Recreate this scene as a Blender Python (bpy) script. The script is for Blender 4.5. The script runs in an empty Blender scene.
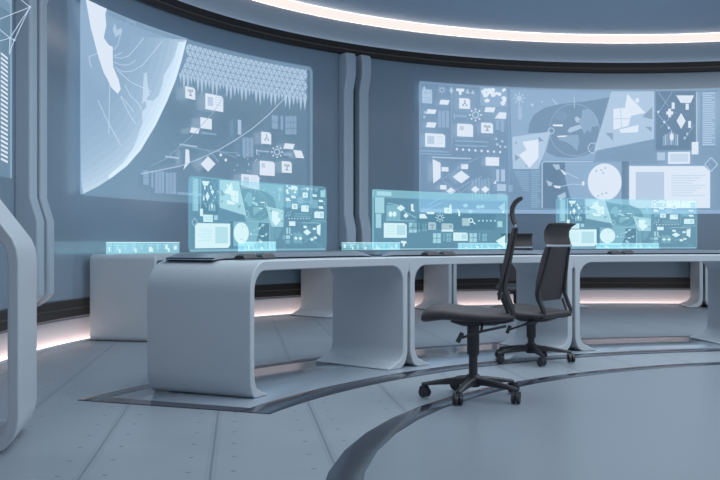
import bpy, bmesh, math, random
from math import sin, cos, pi, radians as R
from mathutils import Vector, Matrix
random.seed(11)
scn = bpy.context.scene
COL = scn.collection

# ------------------------------------------------------------------ helpers
def lin(c):
    return tuple(((v/255)/12.92 if v/255 <= .04045 else ((v/255+.055)/1.055)**2.4) for v in c)

def material(name, rgb, rough=.5, metal=0., spec=.5, coat=0., noise=0., nscale=3., bump=0.):
    m = bpy.data.materials.new(name); m.use_nodes = True
    nt = m.node_tree; b = nt.nodes['Principled BSDF']
    b.inputs['Base Color'].default_value = (*lin(rgb), 1)
    b.inputs['Roughness'].default_value = rough
    b.inputs['Metallic'].default_value = metal
    b.inputs['Specular IOR Level'].default_value = spec
    b.inputs['Coat Weight'].default_value = coat; b.inputs['Coat Roughness'].default_value = .14
    if noise or bump:
        tc = nt.nodes.new('ShaderNodeTexCoord')
        n = nt.nodes.new('ShaderNodeTexNoise'); n.inputs['Scale'].default_value = nscale; n.inputs['Detail'].default_value = 5
        nt.links.new(tc.outputs['Object'], n.inputs['Vector'])
        if noise:
            mr = nt.nodes.new('ShaderNodeMapRange')
            mr.inputs['To Min'].default_value = 1-noise; mr.inputs['To Max'].default_value = 1+noise
            nt.links.new(n.outputs['Fac'], mr.inputs['Value'])
            mx = nt.nodes.new('ShaderNodeMix'); mx.data_type = 'RGBA'; mx.blend_type = 'MULTIPLY'
            mx.inputs[0].default_value = 1; mx.inputs[6].default_value = (*lin(rgb), 1)
            nt.links.new(mr.outputs['Result'], mx.inputs[7]); nt.links.new(mx.outputs[2], b.inputs['Base Color'])
        if bump:
            bp = nt.nodes.new('ShaderNodeBump'); bp.inputs['Strength'].default_value = bump; bp.inputs['Distance'].default_value = .01
            nt.links.new(n.outputs['Fac'], bp.inputs['Height']); nt.links.new(bp.outputs['Normal'], b.inputs['Normal'])
    return m

def glow(name, rgb, strength=1., alpha=1.):
    m = bpy.data.materials.new(name); m.use_nodes = True
    nt = m.node_tree; nt.nodes.remove(nt.nodes['Principled BSDF'])
    out = nt.nodes['Material Output']
    e = nt.nodes.new('ShaderNodeEmission'); e.inputs['Color'].default_value = (*lin(rgb), 1); e.inputs['Strength'].default_value = strength
    if alpha < 1:
        t = nt.nodes.new('ShaderNodeBsdfTransparent'); mx = nt.nodes.new('ShaderNodeMixShader')
        mx.inputs[0].default_value = alpha
        nt.links.new(t.outputs[0], mx.inputs[1]); nt.links.new(e.outputs[0], mx.inputs[2]); nt.links.new(mx.outputs[0], out.inputs['Surface'])
    else:
        nt.links.new(e.outputs[0], out.inputs['Surface'])
    return m

def light_sheet(name, rgb_linear):
    """a sheet of projected light: adds its own light to whatever lies behind it"""
    m = bpy.data.materials.new(name); m.use_nodes = True
    nt = m.node_tree; nt.nodes.remove(nt.nodes['Principled BSDF'])
    e = nt.nodes.new('ShaderNodeEmission'); e.inputs['Color'].default_value = (*rgb_linear, 1)
    t = nt.nodes.new('ShaderNodeBsdfTransparent'); a = nt.nodes.new('ShaderNodeAddShader')
    nt.links.new(t.outputs[0], a.inputs[0]); nt.links.new(e.outputs[0], a.inputs[1]); nt.links.new(a.outputs[0], nt.nodes['Material Output'].inputs['Surface'])
    return m

def link_mesh(name, bm, mats, parent=None, smooth=None, bevel=0., recalc=True):
    if recalc: bmesh.ops.recalc_face_normals(bm, faces=bm.faces)
    me = bpy.data.meshes.new(name)
    if parent is not None: bm.transform(Matrix.Translation(-base_of(parent)))
    bm.to_mesh(me); bm.free()
    for m in (mats if isinstance(mats, (list, tuple)) else [mats]): me.materials.append(m)
    if smooth is not None:
        for p in me.polygons: p.use_smooth = True
        me.set_sharp_from_angle(angle=R(smooth))
    o = bpy.data.objects.new(name, me); COL.objects.link(o)
    if parent is not None: o.parent = parent
    if bevel:
        bv = o.modifiers.new('bevel', 'BEVEL'); bv.width = bevel; bv.segments = 2; bv.limit_method = 'ANGLE'; bv.angle_limit = R(50)
    return o

BASE = {}
def base_of(o):
    return BASE.get(o.name, Vector((0, 0, 0)))

def thing(name, label, cat, loc=(0, 0, 0), group=None):
    o = bpy.data.objects.new(name, None); COL.objects.link(o)
    o.empty_display_size = .1; o.location = loc; BASE[o.name] = Vector(loc)
    tag(o, label, cat, group); return o

def tag(o, label, cat, group=None):
    o['label'] = label; o['category'] = cat
    if group: o['group'] = group
    return o

def struct(o):
    o['kind'] = 'structure'; return o

def box(bm, c, s, mi=0, rz=0):
    g = bmesh.ops.create_cube(bm, size=1)['verts']
    M = Matrix.Translation(c) @ Matrix.Rotation(rz, 4, 'Z') @ Matrix.Diagonal((*s, 1))
    bmesh.ops.transform(bm, matrix=M, verts=g)
    for v in g:
        for f in v.link_faces: f.material_index = mi

def tube(bm, pts, r, n=10, cap=True):
    """sweep a circle (radius may vary) along points"""
    pts = [Vector(p) for p in pts]; rs = r if isinstance(r, (list, tuple)) else [r]*len(pts)
    rings = []
    for i, p in enumerate(pts):
        d = (pts[min(i+1, len(pts)-1)]-pts[max(i-1, 0)]).normalized()
        a = d.cross(Vector((0, 0, 1)) if abs(d.z) < .9 else Vector((1, 0, 0))).normalized(); b = d.cross(a)
        rings.append([bm.verts.new(p+(a*cos(2*pi*k/n)+b*sin(2*pi*k/n))*rs[i]) for k in range(n)])
    for A, B in zip(rings[:-1], rings[1:]):
        for k in range(n): bm.faces.new((A[k], A[(k+1) % n], B[(k+1) % n], B[k]))
    if cap:
        bm.faces.new(rings[0][::-1]); bm.faces.new(rings[-1])

def loft(bm, loops, cap=True):
    rings = [[bm.verts.new(p) for p in L] for L in loops]; n = len(rings[0])
    for A, B in zip(rings[:-1], rings[1:]):
        for k in range(n): bm.faces.new((A[k], A[(k+1) % n], B[(k+1) % n], B[k]))
    if cap:
        bm.faces.new(rings[0][::-1]); bm.faces.new(rings[-1])

# ------------------------------------------------------------------ the place, in metres
WC = Vector((3.63, 6.92)); WR = 6.207          # room arc
FC = Vector((3.63, 3.18))                      # floor rings and the inner desk row
ZCEIL = 3.72

M_wall = material('blue_grey_wall', (132, 151, 168), .2, spec=.8, coat=.7, noise=.05, nscale=.8)
M_frieze = material('pale_frieze', (178, 190, 202), .5)
M_rib = material('pale_blue_wall_rib', (176, 190, 202), .36)
M_ribdark = material('dark_groove', (60, 66, 78), .5)
M_bronze = material('dark_bronze', (52, 46, 44), .35, metal=.3)
M_bronze2 = material('bronze_highlight_line', (110, 98, 90), .35, metal=.3)  # paler bronze line with the groove's highlight put into its colour
M_white = material('white_shell', (194, 202, 209), .32, spec=.5)
M_cove = material('white_cove', (205, 205, 212), .5)
M_ceil = material('grey_blue_ceiling', (186, 206, 224), .6, noise=.04, nscale=.5)
M_riser = material('grey_blue_console', (96, 110, 126), .3)
M_black = material('dark_plastic', (46, 46, 54), .4)
M_ring = material('dark_gloss_metal', (60, 62, 72), .16, metal=.25, noise=.12, nscale=2.)
M_disc = material('smooth_grey_floor', (128, 137, 148), .32, spec=.45, noise=.04, nscale=1.5)
M_plat = material('gloss_pale_floor', (152, 164, 176), .12, spec=.8, noise=.06, nscale=3.)
M_chair = material('dark_fabric', (68, 63, 66), .55, noise=.1, nscale=60, bump=.15)
M_chairp = material('dark_chair_plastic', (54, 53, 58), .42)
M_pale = material('pale_gap_strip', (205, 210, 218), .3, metal=.3)
M_led = glow('warm_led', (255, 243, 238), 1.0)
M_ledhot = glow('led_edge_boost', (255, 226, 216), 12.)  # extra-strong edge faces, added to throw glow onto frieze and ceiling
M_ledf = glow('warm_led_floor', (255, 224, 210), 3.7)

def floor_material():
    m = bpy.data.materials.new('panelled_floor'); m.use_nodes = True; nt = m.node_tree; b = nt.nodes['Principled BSDF']
    N, Lk = nt.nodes.new, nt.links.new
    tc = N('ShaderNodeTexCoord'); sx = N('ShaderNodeSeparateXYZ'); Lk(tc.outputs['Object'], sx.inputs[0])
    def mt(op, a, b_=None, c=None):
        n = N('ShaderNodeMath'); n.operation = op
        for i, v in enumerate((a, b_, c)):
            if v is None: continue
            if isinstance(v, (int, float)): n.inputs[i].default_value = v
            else: Lk(v, n.inputs[i])
        return n.outputs[0]
    x, y = sx.outputs[0], sx.outputs[1]
    s = mt('ADD', x, mt('MULTIPLY', y, .127))            # seams run along s = const
    ph = mt('FRACT', mt('DIVIDE', mt('ADD', s, -.368+.2375+4.75), .475))
    d = mt('MULTIPLY', mt('ABSOLUTE', mt('SUBTRACT', ph, .5)), .475)     # distance from the nearest seam
    seam = mt('LESS_THAN', d, .006)
    seam2 = mt('MULTIPLY', mt('LESS_THAN', mt('ABSOLUTE', mt('SUBTRACT', d, .016)), .004), .2)
    t = mt('SUBTRACT', y, mt('MULTIPLY', x, .127))
    tp = mt('MULTIPLY', mt('SUBTRACT', mt('FRACT', mt('DIVIDE', mt('ADD', t, 20), .25)), .5), .25)
    rd = mt('SQRT', mt('ADD', mt('POWER', mt('SUBTRACT', d, .085), 2), mt('POWER', tp, 2)))
    rivet = mt('MULTIPLY', mt('LESS_THAN', rd, .0105), .85)
    mark = mt('MINIMUM', mt('ADD', mt('ADD', mt('MULTIPLY', seam, .6), seam2), rivet), 1.)
    nz = N('ShaderNodeTexNoise'); nz.inputs['Scale'].default_value = 2.2; nz.inputs['Detail'].default_value = 8; Lk(tc.outputs['Object'], nz.inputs['Vector'])
    cr = N('ShaderNodeMix'); cr.data_type = 'RGBA'; cr.inputs[6].default_value = (*lin((136, 147, 157)), 1); cr.inputs[7].default_value = (*lin((154, 163, 171)), 1)
    Lk(nz.outputs['Fac'], cr.inputs[0])
    cm = N('ShaderNodeMix'); cm.data_type = 'RGBA'; cm.inputs[7].default_value = (*lin((92, 102, 118)), 1)
    Lk(mark, cm.inputs[0]); Lk(cr.outputs[2], cm.inputs[6]); Lk(cm.outputs[2], b.inputs['Base Color'])
    b.inputs['Roughness'].default_value = .36; b.inputs['Specular IOR Level'].default_value = .45
    return m
M_floor = floor_material()

# ------------------------------------------------------------------ room shell
def room_path(part='all', step=2.):
    """plan points of the wall line with their inward normals"""
    out = []
    if part in ('all', 'left'):
        for y in (0., 2., 4., 5.5, 6.92): out.append((WC.x-WR, y, 1, 0))
    if part in ('all', 'back'):
        n = int(180/step)
        for k in range(n+1):
            a = R(180*k/n)
            if part == 'all' and k in (0, n): continue
            out.append((WC.x-WR*cos(a), WC.y+WR*sin(a), cos(a), -sin(a)))
    if part in ('all', 'right'):
        for y in (6.92, 5.5, 4., 2., 0.): out.append((WC.x+WR, y, -1, 0))
    return out

def sweep(name, prof, mats, part='all', mi=None, closed=False, smooth=30):
    bm = bmesh.new(); rows = []
    for x, y, nx, ny in room_path(part):
        rows.append([bm.verts.new((x+nx*d, y+ny*d, z)) for d, z in prof])
    n = len(prof)
    for A, B in zip(rows[:-1], rows[1:]):
        for k in range(n if closed else n-1):
            f = bm.faces.new((A[k], B[k], B[(k+1) % n], A[(k+1) % n]))
            if mi: f.material_index = mi[k]
    if closed:
        bm.faces.new(rows[0][::-1]); bm.faces.new(rows[-1])
    return struct(link_mesh(name, bm, mats, None, smooth))

for side in ('left', 'back', 'right'):
    sweep('wall_'+side, [(0, .2), (0, 3.72), (-.12, 3.72), (-.12, .2)], M_wall, side, closed=True)
    sweep('baseboard_'+side, [(.0, .225), (-.02, .14), (-.03, .07), (-.03, .002), (.032, .002), (.033, .017), (.045, .016), (.047, 0), (-.12, 0), (-.12, .225)], M_cove, side, closed=True, smooth=50)
sweep('trim_1', [(0, .372), (.045, .37), (.05, .365), (.05, .305), (.044, .302), (.044, .294), (.05, .291), (.05, .228), (.045, .224), (0, .222)],
      [M_bronze, M_bronze2], mi=[0, 0, 0, 0, 1, 0, 0, 0, 0])
sweep('trim_2', [(0, 3.295), (.046, 3.295), (.048, 3.328), (.06, 3.325), (.06, 3.262), (.052, 3.258), (.052, 3.244), (.06, 3.24), (.055, 3.2), (.045, 3.19), (0, 3.19)],
      [M_bronze, M_bronze2], mi=[0, 0, 0, 0, 0, 1, 0, 0, 0, 0])
sweep('trim_7', [(.0, 3.297), (.008, 3.297), (.008, 3.612), (.0, 3.612)], M_frieze)
# light strips: floor cove and ceiling cove
o = sweep('ceiling_light_strip', [(.0, 3.605), (.010, 3.606), (.042, 3.613), (.062, 3.635), (.068, 3.66), (.062, 3.685), (.042, 3.707), (.010, 3.714), (.0, 3.715)], [M_led, M_ledhot], mi=[1, 0, 0, 0, 0, 0, 0, 1]); del o['kind']
tag(o, 'long warm white light strip curving along the wall just under the ceiling', 'light strip')
o = sweep('floor_light_strip', [(-.028, .004), (-.028, .013), (.028, .013), (.028, .004)], M_ledf); del o['kind']
tag(o, 'warm white light strip glowing along the foot of the wall at floor level', 'light strip')

M_up = glow('added_uplight_glow', (214, 226, 240), 3.2)
o = sweep('added_uplight', [(.010, 3.296), (.010, 3.304), (.042, 3.304), (.042, 3.296)], M_up); del o['kind']  # added emitter, out of sight, to brighten the frieze and ceiling
tag(o, 'unseen light strip added on top of the dark upper wall ledge to brighten the frieze', 'light strip')

def slab(name, z0, z1, mats, margin=0.):
    bm = bmesh.new()
    pts = [(p[0]-p[2]*margin, p[1]-p[3]*margin) for p in room_path('all')]
    pts = [(pts[0][0], -2.5)]+pts+[(pts[-1][0], -2.5)]
    lo = [bm.verts.new((x, y, z0)) for x, y in pts]; hi = [bm.verts.new((x, y, z1)) for x, y in pts]
    bm.faces.new(lo[::-1]); bm.faces.new(hi); n = len(pts)
    for k in range(n): bm.faces.new((lo[k], lo[(k+1) % n], hi[(k+1) % n], hi[k]))
    return struct(link_mesh(name, bm, mats))
slab('floor', -.15, 0, M_floor, .12)
slab('ceiling', ZCEIL, ZCEIL+.15, M_ceil, .12)

def annulus(name, c, r0, r1, a0, a1, z, mats, n=96):
    bm = bmesh.new(); full = a1-a0 >= 359.9; loops = []
    for k in range(n if full else n+1):
        a = R(a0+(a1-a0)*k/n); d = Vector((-cos(a), sin(a)))
        pts = [(c.x+d.x*r, c.y+d.y*r, zz) for r, zz in ((r0, 0.), (r0, z-.0015), (r0+.004, z), (r1-.004, z), (r1, z-.0015), (r1, 0.))]
        loops.append([bm.verts.new(p) for p in pts])
    m = 6; rng = range(len(loops)) if full else range(len(loops)-1)
    for i in rng:
        A, B = loops[i], loops[(i+1) % len(loops)]
        for k in range(m): bm.faces.new((A[k], A[(k+1) % m], B[(k+1) % m], B[k]))
    if not full: bm.faces.new(loops[0][::-1]); bm.faces.new(loops[-1])
    return struct(link_mesh(name, bm, mats, None, 30))
# angles are measured from -X through +Y about the ring centre
annulus('trim_3', FC+Vector((0, 0)), 3.628, 3.765, 0, 360, .004, M_ring, 64)
bm = bmesh.new()
vs = [bm.verts.new((FC.x-3.628*cos(2*pi*k/64), FC.y+3.628*sin(2*pi*k/64), .004)) for k in range(64)]
bm.faces.new(vs)
struct(link_mesh('floor.001', bm, M_disc))
T0, T1 = 20.95, 158.6
annulus('trim_4', FC, 4.37, 4.54, T0, T1, .004, M_ring, 80)
annulus('trim_5', FC, 5.41, 5.53, T0, T1, .004, M_ring, 80)
annulus('trim_6', FC, 4.54, 5.41, T0, T0+1.35, .004, M_ring, 4)
annulus('floor.002', FC, 4.54, 5.41, T0+1.35, T1, .004, M_plat, 80)

# ------------------------------------------------------------------ wall ribs (pairs of C shaped uprights)
def wall_pillar(u, label, foot=True):
    """u: angle about the room centre (deg); below zero = along the straight wall, metres"""
    if isinstance(u, tuple): org = Vector((WC.x-WR, u[0])); tn = Vector((0, 1)); nr = Vector((1, 0))
    else:
        a = R(u); org = WC+Vector((-cos(a), sin(a)))*WR; tn = Vector((sin(a), cos(a))); nr = Vector((cos(a), -sin(a)))
    t = thing('wall_pillar', label, 'pillar', (org.x, org.y, .3), 'paired wall ribs')
    prof = [(.0, .30), (.155, .42), (.185, .46), (.185, 1.02), (.13, 1.2), (.13, 2.72), (.185, 2.92), (.185, 3.12), (.16, 3.185), (.0, 3.185)]
    if not foot: prof = [(.0, .79), (.155, .79), (.185, .82)]+prof[3:]
    for s0, s1 in ((-.19, -.045), (.045, .19)):
        bm = bmesh.new(); rows = []
        for s in (s0, s1):
            rows.append([bm.verts.new((org.x+tn.x*s+nr.x*(d-.004), org.y+tn.y*s+nr.y*(d-.004), z)) for d, z in prof])
        n = len(prof)
        for k in range(n): bm.faces.new((rows[0][k], rows[0][(k+1) % n], rows[1][(k+1) % n], rows[1][k]))
        bm.faces.new(rows[0][::-1]); bm.faces.new(rows[1])
        link_mesh('rib', bm, M_rib, t, 25, .018)
    bm = bmesh.new()
    p = [(org.x+tn.x*s+nr.x*d, org.y+tn.y*s+nr.y*d) for s, d in ((-.05, -.01), (.05, -.01), (.05, .03), (-.05, .03))]
    lo = [bm.verts.new((x, y, .45 if foot else .80)) for x, y in p]; hi = [bm.verts.new((x, y, 3.17)) for x, y in p]
    bm.faces.new(lo[::-1]); bm.faces.new(hi)
    for k in range(4): bm.faces.new((lo[k], lo[(k+1) % 4], hi[(k+1) % 4], hi[k]))
    link_mesh('groove', bm, M_ribdark, t)
wall_pillar((7.27,), 'pair of tall pale ribs on the wall beside the left edge console')
wall_pillar(52.9, 'pair of tall pale ribs on the wall between the globe display and the map display', False)

# ------------------------------------------------------------------ desks: bent shells with curled feet
def leg_half(free, rt=.158, ra=.085, rv=.13):
    """(outer, inner) pairs (distance from the desk's end, height) from foot tip to the start of the worktop"""
    e0 = .014+ra
    pr = [((e0+.115, 0), (e0+.115, .010)), ((e0+.06, 0), (e0+.06, .026))]
    for k in range(9):
        a = R(270-90*k/8); c, s = cos(a), sin(a)
        pr.append(((e0+ra*c, rv+rv*s), (e0+.03+(ra-.015)*c, rv+.02+(rv-.025)*s)))
    pr.append(((.014, .40), (.059, .40)))
    pr.append(((.014, .58), (.059, .58)))
    if free:
        cz = .76-rt*1.06
        for k in range(9):
            a = R(180-90*k/8); c, s = cos(a), sin(a); ri = max(rt-.045, .03)
            pr.append(((.014+rt+rt*c, cz+rt*1.06*s), (.059+ri+ri*c, .705-ri+ri*s)))
    else:
        oo = [(.014, .60), (.014, .635), (.012, .655), (.0, .668), (.0, .70), (.0, .76), (.03, .76), (.09, .76), (.172, .76)]
        for k in range(9):
            a = R(180-90*k/8); c, s = cos(a), sin(a)
            pr.append((oo[k], (.172+.113*c, .592+.113*s)))
    return pr

def desk(c, rf, rb, a0, a1, label, free=(False, False), group=None, small=False, riser=True, drop=.010):
    L = R(a1-a0)*rf
    pairs = leg_half(free[0], *((.05, .03, .045) if small else (.158, .06, .12) if free[0] else ()))
    for k in range(1, 12):
        e = .175+(L-.35)*k/12; pairs.append(((e, .76), (e, .705)))
    pairs += [((L-o[0], o[1]), (L-i[0], i[1])) for o, i in leg_half(free[1])[::-1]]
    def pt(e, z, r):
        a = R(a0)+e/rf
        return (c.x-r*cos(a), c.y+r*sin(a), z-drop*(z/.76)+.005)
    am = R((a0+a1)/2); base = Vector((c.x-cos(am)*(rf+rb)/2, c.y+sin(am)*(rf+rb)/2, .005))
    t = thing('desk', label, 'desk', base, group)
    bm = bmesh.new(); q = []
    for o, i in pairs:
        q.append([bm.verts.new(pt(*o, rf)), bm.verts.new(pt(*i, rf)), bm.verts.new(pt(*i, rb)), bm.verts.new(pt(*o, rb))])
    for A, B in zip(q[:-1], q[1:]):
        for k in range(4): bm.faces.new((A[k], B[k], B[(k+1) % 4], A[(k+1) % 4]))
    bm.faces.new(q[0]); bm.faces.new(q[-1][::-1])
    link_mesh('desk_shell', bm, M_white, t, 28, .007)
    if riser:
        bm = bmesh.new(); rows = []; r0, r1 = rf+.30, rb-.03; n = 14
        e0, e1 = (.1 if free[0] else .03), L-(.1 if free[1] else .03)
        for k in range(n+1):
            e = e0+(e1-e0)*k/n; top = .797 if 0 < k < n else .763
            rows.append([bm.verts.new(pt(e, z, r)) for r, z in ((r0, min(.771, top)), (r0+.012, top), (r1-.01, top), (r1, min(.771, top)))])
            if k in (0,):  # steep end
                pass
        for A, B in zip(rows[:-1], rows[1:]):
            for k in range(4): bm.faces.new((A[k], A[(k+1) % 4], B[(k+1) % 4], B[k]))
        bm.faces.new(rows[0][::-1]); bm.faces.new(rows[-1])
        link_mesh('console_riser', bm, M_riser, t, 20)
        bm = bmesh.new(); rows = []
        for k in range(n+1):
            e = e0+.02+(e1-e0-.04)*k/n
            rows.append([bm.verts.new(pt(e, z, r)) for r, z in ((r0+.012, .757), (r0+.012, .775), (r1-.012, .775), (r1-.012, .757))])
        for A, B in zip(rows[:-1], rows[1:]):
            for k in range(4): bm.faces.new((A[k], A[(k+1) % 4], B[(k+1) % 4], B[k]))
        bm.faces.new(rows[0][::-1]); bm.faces.new(rows[-1])
        link_mesh('riser_shadow_strip', bm, M_black, t, 20)  # dark strip standing in for the contact shadow under the riser
    return t

RF, RB = 4.66, 5.35
desk(FC, RF, RB, 24.8, 45.0, 'white curved desk nearest the viewer with a broad rounded left end', (True, False), 'inner row of desks')
desk(FC, RF, RB, 45.0, 65.1, 'white curved middle desk with the two front swivel chairs before it', group='inner row of desks')
desk(FC, RF, RB, 65.1, 85.15, 'white curved desk at the right, running out of the picture beside the chairs', group='inner row of desks')
BU = [12.5, 27.9, 45.65, 63.4, 81.15, 98.9, 116.6]
BL = ['white back desk by the left wall showing its plain rounded end',
      'white back desk seen through the opening of the nearest desk',
      'white back desk seen behind where the nearest and middle desks meet',
      'white back desk along the wall seen behind the two front swivel chairs',
      'white back desk along the wall seen through the opening of the right desk',
      'white back desk cut off by the right edge of the picture']
for k in range(6):
    desk(WC, 5.52, 6.13, BU[k], BU[k+1], BL[k], (k == 0, False), 'outer row of desks along the wall', k == 0, False, .012)

# near left console, a big closed frame cut off by the picture edge
def left_console():
    w, h = .98, 1.2
    out = [(.12, 0), (.085, .006), (.055, .022), (.025, .055), (.008, .095), (0, .14), (0, .78), (.006, .83), (.025, .875), (.20, 1.10), (.235, 1.14), (.28, 1.175), (.34, 1.195), (.40, h)]
    inn = [(.13, .045), (.11, .05), (.088, .062), (.066, .085), (.05, .12), (.045, .16), (.045, .78), (.05, .815), (.065, .85), (.235, 1.07), (.265, 1.105), (.30, 1.135), (.35, 1.152), (.40, 1.155)]
    P = list(zip(out, inn)); P = P+[((w-o[0], o[1]), (w-i[0], i[1])) for o, i in P[::-1]]
    t = thing('console_frame', 'tall white rounded console frame standing at the left edge of the picture', 'console', (-1.9, 4.2, 0))
    A0 = Vector((-1.380, 3.84)); dx = Vector((-1, -.02)).normalized(); dy = Vector((-.2, 1)).normalized(); D = .54
    bm = bmesh.new(); q = []
    for o, i in P:
        def pt(p, b): v = A0+dx*p[0]+dy*(D*b); return (v.x, v.y, p[1])
        q.append([bm.verts.new(pt(o, 0)), bm.verts.new(pt(i, 0)), bm.verts.new(pt(i, 1)), bm.verts.new(pt(o, 1))])
    n = len(q)
    for j in range(n):
        A, B = q[j], q[(j+1) % n]
        for k in range(4): bm.faces.new((A[k], B[k], B[(k+1) % 4], A[(k+1) % 4]))
    link_mesh('frame_shell', bm, M_white, t, 32, .006)
left_console()

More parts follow.
